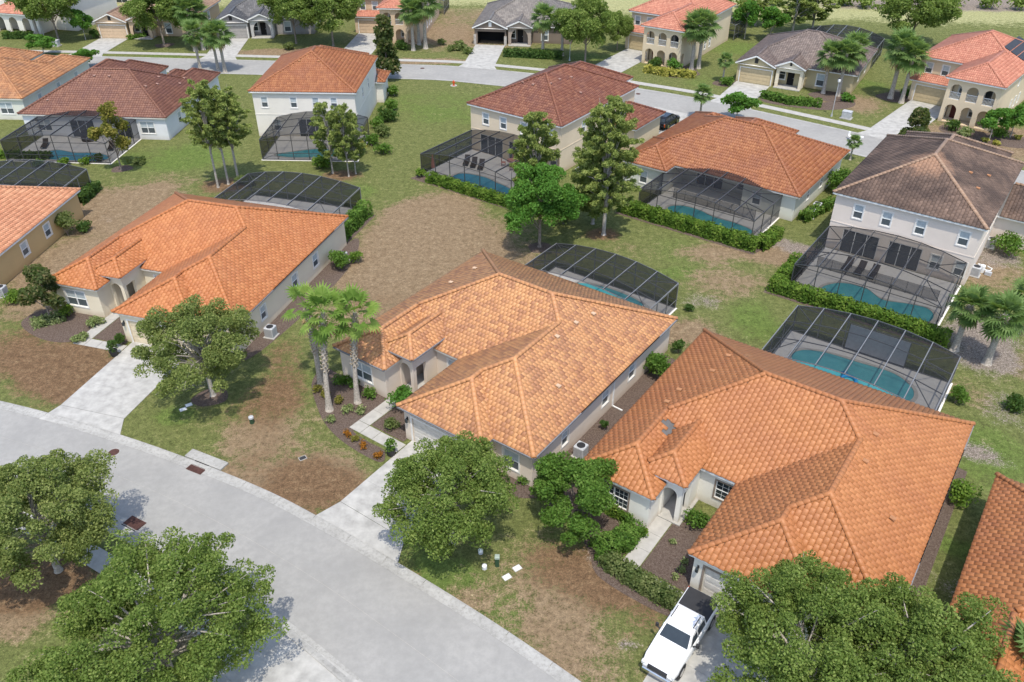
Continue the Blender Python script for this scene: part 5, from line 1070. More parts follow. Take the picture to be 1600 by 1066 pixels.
    bp = MB(); bp.box(L - .12, -hw * .84, .38, L + .1, hw * .84, .62, bev=.05); bp.build('front_bumper', M['chrome'] if pickup else paint, e); bp = MB(); bp.box(rear - .12, -hw * .9, .45, rear + .06, hw * .9, .68, bev=.04); bp.build('rear_bumper', M['chrome'] if pickup else paint, e)
    ln = MB(); ln.box(1.35, -.42, zh - .075, L - .55, -.39, zh - .0); ln.box(1.35, .39, zh - .075, L - .55, .42, zh - .0); ln.build('bonnet_crease', paint, e)
    if pickup:
        tc = MB(); tc.box(rear + .08, -hw + .1, zh - .02, -1.07, hw - .1, zh + .055, bev=.03); tc.build('bed_cover', M['black'], e)
        for s in (-1, 1):
            rr = MB(); rr.bar((t_r + .2, s * (w1 - .1), zt + .03), (t_f - .2, s * (w1 - .1), zt + .03), .04, .04); rr.build('roof_rail', M['black'], e)
    else:
        for s in (-1, 1): rr = MB(); rr.bar((t_r + .1, s * (w1 - .02), zt + .03), (t_f - .3, s * (w1 - .02), zt + .03), .04, .04); rr.build('roof_rail', M['black'], e)
    return e
tp = loc2w(O3, h3, (11.35, -24.6)) + (G(1089, 938, 1.1) - G(1117, 955, 1.1))[:2]
vehicle('pickup_truck', 'white pickup truck with black bed cover on the right-hand driveway', 'pickup', tp, h3 - math.pi / 2, M['carwhite'], True)
bp_ = G(1041, 196)[:2]
vehicle('parked_car', 'black sport utility car beside the tan two-storey house', 'car', bp_, hb + math.pi / 2, M['carblack'], False)
# ------------------------------------------------------------------ street and utility things
def ac_unit(p, rz, label, group='air conditioners'):
    e = thing_at('air_conditioner', label, 'air conditioner', p, rz, 0, group); b = MB(); b.box(-.5, -.5, 0, .5, .5, .07); b.build('pad', M['walk'], e); b = MB(); b.box(-.4, -.4, .07, .4, .4, .95, bev=.05); bo = b.build('case', M['metalg'], e)
    b = MB(); b.cyl(0, 0, .952, .965, .3, n=18); b.build('fan_grille', M['grille'], e)
    b = MB()
    for q in range(7):
        z = .18 + q * .1; b.box(-.405, -.34, z, .405, .34, z + .03); b.box(-.34, -.405, z, .34, .405, z + .03)
    b.build('louvre', M['gutter'], e)
ac_unit(loc2w(O2, h2, (20.0, -15.2)), h2, 'grey air conditioner between the flat-tiled bungalow and the next roof')
ac_unit(G(5, 462), h0, 'air conditioner against the mustard wall'); ac_unit(loc2w(O3, h3, (20.1, -17.5)), h3, 'air conditioner beside the eave above the shaded strip')
ac_unit(loc2w(O4b, h4b, (.75, 4.4)), h4b, 'air conditioner behind the low side hedge of the grey-green bungalow'); ac_unit(loc2w(O4b, h4b, (.75, 2.6)), h4b, 'second air conditioner behind the low side hedge')
ac_unit(G(1546, 386), hb, 'air conditioner below the lower brown garage roof'); ac_unit(G(1522, 430), hb, 'pool heater at the corner of the pinkish house'); ac_unit(loc2w(O1, h1, (20.1, -16.8)), h1, 'air conditioner by the cream side wall'); ac_unit(G(905, 275), hb, 'white unit at the tan house corner behind the pine')
ac_unit(loc2w(O1, h1, (20.2, -3.5)), h1, 'pale unit beside the round bush at the cream bungalow')
e = thing_at('pool_pump', 'white pool pump with pipes beside the dark-framed cage', 'pump', G(1533, 425), hb); b = MB(); b.cyl(0, 0, 0, .7, .22); b.build('filter_tank', M['white'], e); b = MB(); b.tube([(.2, 0, .3), (.7, .1, .3), (.75, .6, .3), (.3, .9, .3)], [.05] * 4, 7); b.tube([(-.2, .1, .45), (-.5, .6, .45), (-.2, 1.1, .2)], [.045] * 3, 7); b.build('pipe', M['white'], e); b = MB(); b.box(.3, -.4, 0, .9, -.1, .35, bev=.04); b.build('motor', M['metalg'], e)
def street_lamp(p, label, h=4.6):
    e = thing_at('street_lamp', label, 'street lamp', p); b = MB(); b.tube([(0, 0, 0), (0, 0, .7), (0, 0, h)], [.07, .045, .035], 10); b.build('pole', M['metalg'], e); b = MB(); b.cyl(0, 0, 0, .35, .14, .1); b.build('base', M['metalg'], e)
    b = MB(); b.tube([(0, 0, h), (0, 0, h + .12), (0, 0, h + .4), (0, 0, h + .5)], [.09, .19, .21, .12], 12); b.build('globe', M['lampglass'], e); b = MB(); b.tube([(0, 0, h + .5), (0, 0, h + .56), (0, 0, h + .68)], [.2, .16, .02], 12); b.build('cap', M['black'], e)
street_lamp(G(1299, 182), 'white street lamp before the yellow-tan gabled house'); street_lamp(G(72, 66), 'white street lamp beside the ivory arcade villa', 5.0); street_lamp(G(890, 95), 'white street lamp under the round street tree', 4.6)
def cabinet(p, rz, label, s=1.0, mat='metalg'):
    e = thing_at('utility_cabinet', label, 'cabinet', p, rz, 0); b = MB(); b.box(-.75 * s, -.6 * s, 0, .75 * s, .6 * s, .12); b.build('pad', M['walk'], e); b = MB(); b.box(-.6 * s, -.45 * s, .12, .6 * s, .45 * s, .95 * s, bev=.05); b.build('case', M[mat], e); b = MB(); b.box(-.62 * s, -.47 * s, .95 * s, .62 * s, .47 * s, 1.0 * s); b.build('lid', M[mat], e)
cabinet(G(1322, 185), R_(-35), 'pale utility cabinet on the lawn beside the white street lamp'); cabinet(G(88, 72), R_(-5), 'pale utility cabinet by the ivory villa lawn')
e = thing_at('utility_pedestal', 'small dark green utility pedestal on the dry lawn', 'pedestal', G(394, 661)); b = MB(); b.cyl(0, 0, 0, .45, .17, .15); b.build('post', M['green_box'], e); b = MB(); b.tube([(0, 0, .45), (0, 0, .58), (0, 0, .62)], [.19, .18, .08], 14); b.build('cap', M['metalg'], e)
e = thing_at('utility_pedestal', 'tall green utility post beside the white lawn objects', 'pedestal', G(777, 884)); b = MB(); b.box(-.12, -.12, 0, .12, .12, .7, bev=.02); b.build('post', M['green_box'], e); b = MB(); b.box(-.15, -.15, .7, .15, .15, .86, bev=.03); b.build('cap', plain('pale_green', (.3, .36, .3), .6), e)
for px, la in (((751, 864), 'white lawn light nearest the street oak'), ((757, 888), 'white lawn light further from the oak')):
    e = thing_at('lawn_light', la, 'lamp', G(*px)); b = MB(); b.cyl(0, 0, 0, .12, .16, .13); b.build('base', M['metalg'], e); b = MB(); b.tube([(0, 0, .12), (0, 0, .26), (0, 0, .34)], [.15, .15, .04], 14); b.build('lens', M['white'], e)
for px, la in (((792, 902), 'white utility lid flush with the lawn by the green post'), ((286, 640), 'pale meter lid in the shade of the driveway tree'), ((808, 888), 'small white lid on the brown lawn'), ((1005, 1) if False else (295, 633), 'second pale meter lid under the driveway tree'), ((473, 716), 'dark valve box lid in the dry lawn before the palms')):
    o = thing_at('meter_lid', la, 'lid', G(*px), .6); b = MB(); b.box(-.22, -.16, 0, .22, .16, .035, bev=.012); b.build('lid', M['black'] if 'dark' in la else M['white'], o); b = MB(); b.box(-.26, -.2, 0, .26, .2, .02); b.build('rim', M['walk'], o)
e = thing_at('fire_hydrant', 'orange fire hydrant on the open lawn by the back street', 'hydrant', G(709, 134)); b = MB(); b.tube([(0, 0, 0), (0, 0, .08), (0, 0, .1), (0, 0, .62), (0, 0, .72), (0, 0, .8)], [.2, .2, .13, .13, .11, .04], 12); b.build('barrel', M['hydrant'], e); b = MB(); b.tube([(-.24, 0, .5), (.24, 0, .5)], [.07, .07], 10); b.build('nozzle', M['hydrant'], e); b = MB(); b.cyl(0, 0, 0, .04, .5); b.build('pad', M['walk'], e)
def drain(px, rz, label):
    e = thing_at('storm_drain', label, 'drain', G(*px), rz); b = MB(); b.box(-1.6, .15, 0, 1.6, .95, .13, bev=.03); b.build('inlet_slab', M['kerb'], e); b = MB(); b.box(-.65, -.75, .02, .65, .08, .035); f = b.build('grate', M['rust'], e); b = MB()
    for q in range(12): b.box(-.6 + q * .103, -.7, .036, -.55 + q * .103, .04, .05)
    b.build('grate_bar', M['rust'], f); b = MB(); b.box(-.6, .09, .03, .6, .149, .1); b.build('throat', M['dark'], e)
drain((314, 727), R_(-26), 'rusty storm drain grate at the kerb of the dry lawn'); drain((203, 824), R_(151), 'rusty storm drain grate under the street tree shade')
def manhole(px, label):
    e = thing_at('manhole_cover', label, 'manhole', G(*px)); b = MB(); b.cyl(0, 0, .013, .024, .36, n=24); b.build('cover', M['rust'], e); b = MB(); b.cyl(0, 0, .012, .019, .43, n=24); b.build('ring', M['kerb'], e)
manhole((178, 707), 'round rusty manhole cover in the front street'); manhole((660, 107), 'round manhole cover in the back street before the taupe driveway'); manhole((997, 147), 'round manhole cover in the back street by the tan house')
e = thing_at('garden_bench', 'white stone bench before the arched sand villa', 'bench', G(1336, 219), R_(-15)); b = MB(); b.box(-.9, -.25, .42, .9, .25, .52); b.build('seat', M['white'], e)
for s in (-1, 1): b = MB(); b.box(s * .6 - .1, -.2, 0, s * .6 + .1, .2, .42); b.build('leg', M['white'], e)
b = MB(); b.box(-.95, .2, .52, -.7, .3, 1.0); b.build('armrest', M['white'], e)
d_ = MB(); d_.box(19.055, -9.35, .1, 19.145, -9.25, 2.8); d_.bar((19.1, -9.3, .12), (19.95, -9.3, .06), .09, .08); d_.build('downspout', M['white'], HS['h2'])
for k in ('h1', 'h2', 'h3'):
    b = MB(); b.bar((9.35, -20.85, 2.04), (9.35, -21.01, 2.04), .05, .05); b.box(9.29, -20.87, 1.8, 9.41, -20.852, 2.1); l_ = b.build('wall_lantern', M['black'], HS[k]); b = MB(); b.box(9.26, -21.09, 1.7, 9.44, -20.93, 2.0, bev=.03); b.build('glass', M['glass'], l_)
def planter(p, label, mat, seed):
    e = thing_at('potted_plant', label, 'potted plant', p); b = MB(); b.tube([(0, 0, 0), (0, 0, .45), (0, 0, .55)], [.22, .33, .34], 14); b.build('pot', M['black'], e)
    rng = np.random.default_rng(seed); V, F, T = cloud(rng, [(0, 0, .8), (.05, 0, 1.2)], [.42, .3], 170, .1); obj('foliage', mesh_np('foliage', V, F, LM[mat], T), e)
planter(loc2w(O1, h1, (9.4, -22.9)), 'black pot with grass at the cream bungalow walk', 'dark', 41); planter(loc2w(O2, h2, (9.4, -22.8)), 'black pot beside the beige garage walk', 'glossy', 42)
# ------------------------------------------------------------------ roof vents, sub-parts of each roof
def vent(k, wg, side, u, v, mat):
    e0 = HS[k]; ro = [c for c in e0.children if c.name.startswith('roof')][0]; f = Facet(wg, side); p = np.array(f.p3(u, v)); mb = MB()
    mb.add([(-.15, -.02, .05), (.15, -.02, .05), (.12, 0, .17), (-.12, 0, .17), (-.15, .32, .04), (.15, .32, .04)], [(0, 1, 2, 3), (3, 2, 5, 4), (0, 3, 4), (1, 5, 2)])
    o = mb.build('roof_vent', mat, ro); m = Matrix.Identity(4)
    for q in range(3): m[q][0] = f.U3[q]; m[q][1] = f.T[q]; m[q][2] = f.N[q]; m[q][3] = p[q] + f.N[q] * .05
    o.matrix_basis = m
A_ = [wing(0, -14.4, 19.35, 0), wing(8.75, -20.0, 19.35, -3)]
vm = plain('vent_tile', (.36, .17, .08), .8); vp = plain('pale_vent', (.52, .36, .24), .8); vr = plain('red_vent', (.32, .19, .15), .8)
for u, v in ((9.5, 4.4), (12.2, 4.6), (7.0, 1.9)): vent('h3', A_[1], 'R', u, v, vm)
for u, v in ((4.6, 3.6), (6.8, 3.4), (9.4, 2.2), (11, 2.1)): vent('h3', A_[0], 'L', u, v, vm)
for u, v in ((9.6, 4.5), (12.0, 4.4), (14.0, 4.1), (6.0, 2.0)): vent('h2', A_[1], 'R', u, v, vp)
for u, v in ((5.0, 2.9), (7.8, 2.6)): vent('h2', A_[0], 'L', u, v, vp)
for u, v in ((6.0, 5.9), (8.0, 5.9), (10, 5.9), (3.2, 2.0)): vent('b1', wing(0, -14.4, 19.35, 0, s=.52), 'B', u, v, vr)
for u, v in ((5, 4.2), (7, 3.6), (9, 4.2), (10, 2.0), (12, 2.2)): vent('b1', wing(0, -14.4, 19.35, 0, s=.52), 'L', u, v, vr)
for u, v in ((4.9, 4.6), (6.4, 4.6)): vent('b3', wing(0, 0, 13.6, 17.8, e=5.9), 'F', u, v, vr)
for u, v in ((5.5, 5.2), (7.5, 5.2), (9.5, 4.8), (8, 2.5)): vent('b3', wing(0, 0, 13.6, 17.8, e=5.9), 'R', u, v, vr)
for u, v in ((5.5, 4.9), (8, 4.9)): vent('b2', wing(0, 0, 13.5, 15.6, e=5.9), 'F', u, v, vm)
for u, v in ((6, 2.2), (8, 3.4), (10, 2.0)): vent('b5', wing(0, 0, 13.5, 18.2, e=5.9), 'R', u, v, vm)
# ------------------------------------------------------------------ trees
def under(px, z): p = G(*px, z); return np.array([p[0], p[1], 0])
tree('oak_tree', 'spreading oak over the storm drain and street kerb', under((52, 806), 4.6), 7.4, 4.1, 1.7, 'oak2', 101, 220, 310, .092, nlimb=46, bark='barkl', trunk_r=.2, clr=(.38, .68))
tree('oak_tree', 'wide loose oak beside the bottom driveway, over the green verge', under((243, 985), 4.6), 7.4, 5.2, 1.6, 'oak', 102, 260, 300, .092, nlimb=50, bark='barkl', trunk_r=.2, clr=(.38, .68))
tree('oak_tree', 'large oak leaning over the white pickup', under((1262, 1010), 4.6), 7.6, 4.3, 1.6, 'oak', 103, 230, 310, .092, nlimb=46, bark='barkl', trunk_r=.2, clr=(.38, .68))
tree('oak_tree', 'large oak before the shaded grass strip', under((1436, 1042), 4.6), 7.2, 4.2, 1.6, 'oak', 104, 230, 310, .092, nlimb=46, bark='barkl', trunk_r=.2, clr=(.38, .68))
tree('oak_tree', 'round oak beside the middle driveway', under((702, 772), 4.2), 7.0, 3.9, 1.5, 'oak', 105, 210, 290, .092, nlimb=46, bark='barkl', trunk_r=.17, clr=(.38, .68))
tree('oak_tree', 'oak on the dry lawn right of the cream garage', (333, 618), 7.4, 4.1, 1.7, 'oak2', 106, 190, 270, .1, nlimb=40, bark='barkl', trunk_r=.19, clr=(.38, .68), lean=(-.4, .3))
tree('ligustrum_tree', 'glossy dense round tree at the corner of the beige bungalow', under((897, 775), 2.6), 4.7, 2.75, .8, 'glossy', 107, 90, 300, .11, trunk_r=.12, clr=(.4, .65))
tree('magnolia_tree', 'sparse bronze-leaved magnolia beside the cream bungalow window', (80, 500), 4.9, 1.7, .5, 'magnolia', 108, 44, 130, .2, trunk_r=.09, clr=(.4, .65))
tree('maple_tree', 'bright green tree in the middle of the shared lawn', (843, 386), 8.2, 3.7, 1.7, 'bright', 109, 120, 230, .16, trunk_r=.16, clr=(.5, .85))
pine0 = tree('pine_tree', 'tallest pine with reddish bare base by the clipped hedge', (943, 367), 13.5, 3.1, 3.0, 'pine', 110, 360, 110, .1, trunk_r=.2, clr=(.22, .42), shape='pine', elong=3.4, bark='barkl', nlimb=30)
tree('pine_tree', 'pine against the tan house pool cage', under((838, 240), 6.5), 10.5, 2.5, 1.8, 'pine', 111, 260, 100, .1, trunk_r=.16, clr=(.22, .42), shape='pine', elong=3.4, bark='barkl', nlimb=22)
tree('pine_tree', 'loose grey-stemmed pine behind the tallest pine', (926, 350), 8.5, 2.4, 1.4, 'pine', 112, 64, 120, .15, trunk_r=.17, clr=(.35, .6), shape='pine', elong=3.4, bark='barkl', nlimb=24)
pA = tree('pine_tree', 'tallest slender pine of the trio, closest to the white bungalow', (341, 293), 11.5, 2.2, 5.0, 'pine', 113, 150, 80, .1, trunk_r=.13, clr=(.2, .4), shape='pine', elong=3.4, bark='barkl', nlimb=20, group='trio of slender pines')
again(pA, 'middle slender pine of the trio, standing between two others', (357, 288), (1, 1, .93), 2.1, pA['group']); again(pA, 'shortest slender pine of the trio, closest to the ivory house', (373, 284), (1.1, 1.1, .9), 4.0, pA['group'])
pB = tree('pine_tree', 'thin pine before the ivory house cage, beside the low bush', (520, 271), 8.0, 1.9, 2.2, 'pine', 114, 120, 75, .1, trunk_r=.1, clr=(.18, .36), shape='pine', elong=3.4, bark='barkl', nlimb=20, group='small pines before the ivory house')
again(pB, 'taller middle pine before the ivory house cage', (545, 276), (.95, .95, 1.02), 1.3, pB['group']); again(pB, 'lowest pine before the ivory house cage, by the open lawn', (556, 272), (.8, .8, .85), 3.6, pB['group'])
tree('young_tree', 'thin yellowish tree before the wavy blue pool', (190, 266), 7.6, 2.5, 1.8, 'yellowpine', 115, 50, 90, .2, trunk_r=.09, clr=(.35, .65), nlimb=22, spread=.85)
tree('magnolia_tree', 'tall dark magnolia by the ivory house side', (606, 124), 9.2, 2.0, .5, 'magnolia', 116, 60, 120, .3, shape='cone', trunk_r=.12, clr=(.6, .9))
tree('magnolia_tree', 'young magnolia above the dark stained roof', (1424, 230), 4.6, 2.1, .4, 'magnolia', 117, 40, 110, .26, shape='cone', trunk_r=.08, clr=(.5, .75))
oakF = tree('street_tree', 'large round street tree beside the pale sand villa driveway', (914, 99), 9.6, 4.6, 2.2, 'oak', 118, 170, 170, .2, trunk_r=.17, clr=(.65, 1.05))
again(oakF, 'dense dark tree in the meadow behind the villas', (1421, 72), (1.2, 1.2, 1.0), 1.9); again(oakF, 'leafy tree right of the grey gabled house', (521, 72), (1.15, 1.15, 1.1), 3.1); again(oakF, 'leafy tree close beside the grey gabled porch', (463, 68), (.95, .95, 1.05), 4.4)
again(oakF, 'dark tree beside the ivory arcade villa', (92, 63), (1.1, 1.1, 1.05), .7); again(oakF, 'round tree with trunk ring before the peach gabled house', (257, 71), (1.05, 1.05, .95), 5.2); again(oakF, 'smaller tree beside the villa garage corner', (964, 79), (.5, .5, .62), 2.6)
sm = tree('crape_myrtle', 'bright small tree left of the peach driveway', (134, 62), 4.8, 1.7, 1.3, 'bright', 119, 26, 120, .24, trunk_r=.07, clr=(.5, .75), bark='barkl')
again(sm, 'bright round tree on the villa side lawn', (1202, 64), (1.3, 1.3, 1.15), 1.0); again(sm, 'bright tree by the small villa cage', (1163, 61), (1.2, 1.2, 1.3), 2.0)
st1 = again(sm, 'standard tree with pale multiple stems before the arched sand villa', (1545, 220), (.95, .95, .85), 3.0, 'pair of standard trees before the arched sand villa'); again(sm, st1['label'], (1578, 215), (.95, .95, .85), 4.0, st1['group'])
again(sm, 'sparse bush rising above the weathered orange roof', (70, 88), (1.2, 1.2, .7), .4); again(sm, 'spiky bush above the dark red roof', (138, 106), (1.0, 1.0, .6), 2.4)
again(sm, 'leafy bush between the streaky orange roof and the street', (1150, 190), (1.25, 1.25, .8), 1.2)
fp = again(pB, 'open pine in the meadow behind the gabled houses', (1237, 56), (1.9, 1.9, 1.15), .3, 'meadow pines behind the gabled houses'); again(pB, fp['label'], (1268, 50), (2.0, 2.0, 1.05), 2.2, fp['group']); again(pB, fp['label'], (1180, 40), (1.7, 1.7, .8), 3.2, fp['group'])
# ---- palms
palm('washington_palm', 'tall fan palm with leaning trunk, base nearest the dry lawn', (515, 641), 7.9, 201, 'wash', 18, .19, lean=(.35, 1.0), scale=1.08)
palm('washington_palm', 'tall fan palm closest to the beige front window', (559, 629), 7.6, 202, 'wash', 18, .18, lean=(.5, .6), scale=1.05)
palm('washington_palm', 'older palm stem behind the leaning palm', (502, 604), 7.0, 203, 'wash', 9, .2, lean=(-.2, .4), scale=1.1)
palm('sabal_palm', 'bushy palm with criss-cross trunk right of the kidney pool cage', (1491, 547), 4.3, 204, 'sabal', 26, .24, scale=1.15)
palm('sabal_palm', 'wide palm with rough trunk on bare soil', (1541, 568), 4.6, 205, 'sabal', 28, .26, scale=1.2); palm('sabal_palm', 'palm behind the wide rough-trunked palm', (1585, 520), 3.6, 206, 'sabal', 24, .22, scale=1.1)
palm('sabal_palm', 'low palm beside the orange-red roof corner', under((1612, 1030), 3.4), 3.6, 207, 'sabal', 26, .2, scale=1.25)
far = palm('sabal_palm', 'street palm of the clump at the dark red roof corner', (313, 108), 5.6, 208, 'sabal', 26, .2, group='palm clump by the dark red roof', boots=False, dead=3, scale=1.3)
def palm_again(lab, px, s, rz, group): return again(far, lab, px, (s * 1.18, s * 1.18, s * 1.06), rz, group)
for px, s, r in (((341, 109), .9, 1.0), ((352, 113), 1.0, 2.0), ((306, 80), 1.15, 3.0), ((318, 78), 1.05, 4.0)): palm_again(far['label'], px, s, r, 'palm clump by the dark red roof')
for px, s, r, la in (((646, 79), 1.1, .5, 'palm beside the round bush before the peach villa'), ((665, 76), 1.25, 1.5, 'tallest palm before the peach villa balconies'), ((655, 70), 1.0, 2.6, 'lowest palm between two palms at the peach villa')): palm_again(la, px, s, r, 'three palms before the peach villa')
for px, s, r, la in (((848, 88), 1.05, .9, 'taller palm beside the taupe porch'), ((878, 87), .95, 2.9, 'palm between the taupe house and the large street tree')): palm_again(la, px, s, r, 'palms before the taupe gabled house')
for px, s, r, la in (((1080, 109), 1.12, .2, 'palm at the end of the yellow shrub border'), ((1091, 107), 1.15, 1.9, 'palm at the pale sand villa side lawn')): palm_again(la, px, s, r, 'palm pair of the pale sand villa')
for px, s, r, la in (((1286, 146), .95, .8, 'shortest palm before the yellow-tan window'), ((1309, 150), 1.02, 2.2, 'palm beside the white street lamp'), ((1322, 140), 1.05, 3.4, 'palm at the outer corner of the yellow-tan house')): palm_again(la, px, s, r, 'palms of the yellow-tan gabled house')
for px, s, r, la in (((1391, 154), 1.22, .1, 'taller palm in the round bed, farther from the sand villa driveway'), ((1408, 161), 1.12, 2.5, 'palm beside the sand villa driveway, next to the taller one')): palm_again(la, px, s, r, 'palm pair by the sand villa driveway')
palm_again('young palm on the lawn left of the yellow-tan garage', (1129, 128), .55, 1.0, None); palm_again('palm above the streaky orange roof beside a leafy bush', (1093, 186), .6, 2.0, None); palm_again('small palm at the far end of the streaky orange roof', (1328, 250), .4, 1.2, None); palm_again('leaning palm before the ivory arcade villa', (60, 58), 1.1, 2.2, None)
# ------------------------------------------------------------------ hedges
def HL(name, label, pix, wd, h, mat, seed, **kw): return hedge(name, label, [G(*p) for p in pix], wd, h, mat, seed, **kw)
k4 = lambda x, y: L_('b4', x, y); k5 = lambda x, y: L_('b5', x, y); k3 = lambda x, y: L_('b3', x, y)
hedge('clipped_hedge', 'long clipped hedge outside the entry step pool cage', [k4(-1.2, -.9), k4(13.3, -.9)], 1.15, 1.25, 'hedge', 301, 130, .15)
hedge('clipped_hedge', 'short hedge with flowers at the side of the entry step pool', [k4(13.9, -.2), k4(14.2, 2.6)], 1.1, 1.1, 'hedge', 302, 130, .15)
hedge('clipped_hedge', 'L-shaped clipped hedge around the kidney pool cage', [k5(-1.0, 4.5), k5(-.9, -1.0), k5(13.2, -1.0)], 1.1, 1.15, 'hedge', 303, 140, .14)
hedge('clipped_hedge', 'clipped hedge along the blue pool of the tan house', [k3(2.2, -.9), k3(13.2, -.9)], .95, 1.0, 'hedge', 304, 110, .16); shrub('shrub', 'separate clipped bush at the cage corner with the pink parasol', k3(.3, -.6).tolist() + [0], .75, 1.1, 'hedge', 305, 500, .15)
p1 = lambda x, y: loc2w(NL1, h1, (x, y)); hedge('clipped_hedge', 'tall dark hedge along the side of the cream bungalow cage', [p1(14.2, -1.2), p1(14.2, 6.0)], 1.1, 1.5, 'glossy', 306, 130, .15)
HL('dusty_hedge', 'low dusty hedge between brown lawn and walk of the off-white bungalow', [(952, 884), (1000, 915), (1052, 946)], .95, .8, 'hedge2', 307, dens=230, size=.1)
HL('clipped_hedge', 'rounded bright hedge bulging by the off-white bungalow walk', [(938, 862), (972, 852), (985, 838)], 1.15, .9, 'glossy', 308, dens=260, size=.1)
HL('clipped_hedge', 'low hedge below the gridded window of the off-white bungalow', [(955, 800), (985, 816)], .7, .7, 'hedge', 309, dens=220, size=.1)
HL('yellow_hedge', 'yellow shrub border before the pale sand villa', [(1012, 113), (1040, 118), (1080, 121)], 1.1, .9, 'yellow', 310, dens=50, size=.25)
HL('clipped_hedge', 'hedge row before the ivory arcade villa', [(12, 60), (48, 60)], 1.2, 1.0, 'dark', 311, dens=45, size=.25); HL('clipped_hedge', 'hedge row before the yellow-tan porch', [(1195, 153), (1232, 162), (1275, 166)], 1.2, .9, 'glossy', 312, dens=50, size=.22)
HL('clipped_hedge', 'shrub row before the taupe porch', [(793, 88), (835, 90), (872, 92)], 1.3, 1.1, 'dark', 313, dens=45, size=.25); HL('clipped_hedge', 'low side hedge hiding the air conditioners of the grey-green bungalow', [(1255, 345), (1298, 322)], .9, .9, 'glossy', 314, dens=110, size=.16)
HL('clipped_hedge', 'small hedge on the walk of the peach gabled house', [(202, 62), (226, 58)], .7, .6, 'glossy', 315, dens=50, size=.22); HL('clipped_hedge', 'hedge in front of the far cream house', [(138, 16), (152, 13)], 1.4, 1.3, 'hedge', 316, dens=35, size=.3)
HL('clipped_hedge', 'light low hedge with the white pool edge on the salmon side', [(0, 246), (75, 248)], .8, .7, 'hedge', 317, dens=80, size=.2)
HL('clipped_hedge', 'hedge beside the salmon roof cage corner', [(128, 318), (150, 298)], 1.0, 1.0, 'dark', 318, dens=110, size=.17); HL('clipped_hedge', 'pale low hedge under the sparse magnolia', [(62, 508), (92, 500)], 1.1, .55, 'pale', 319, dens=160, size=.12)
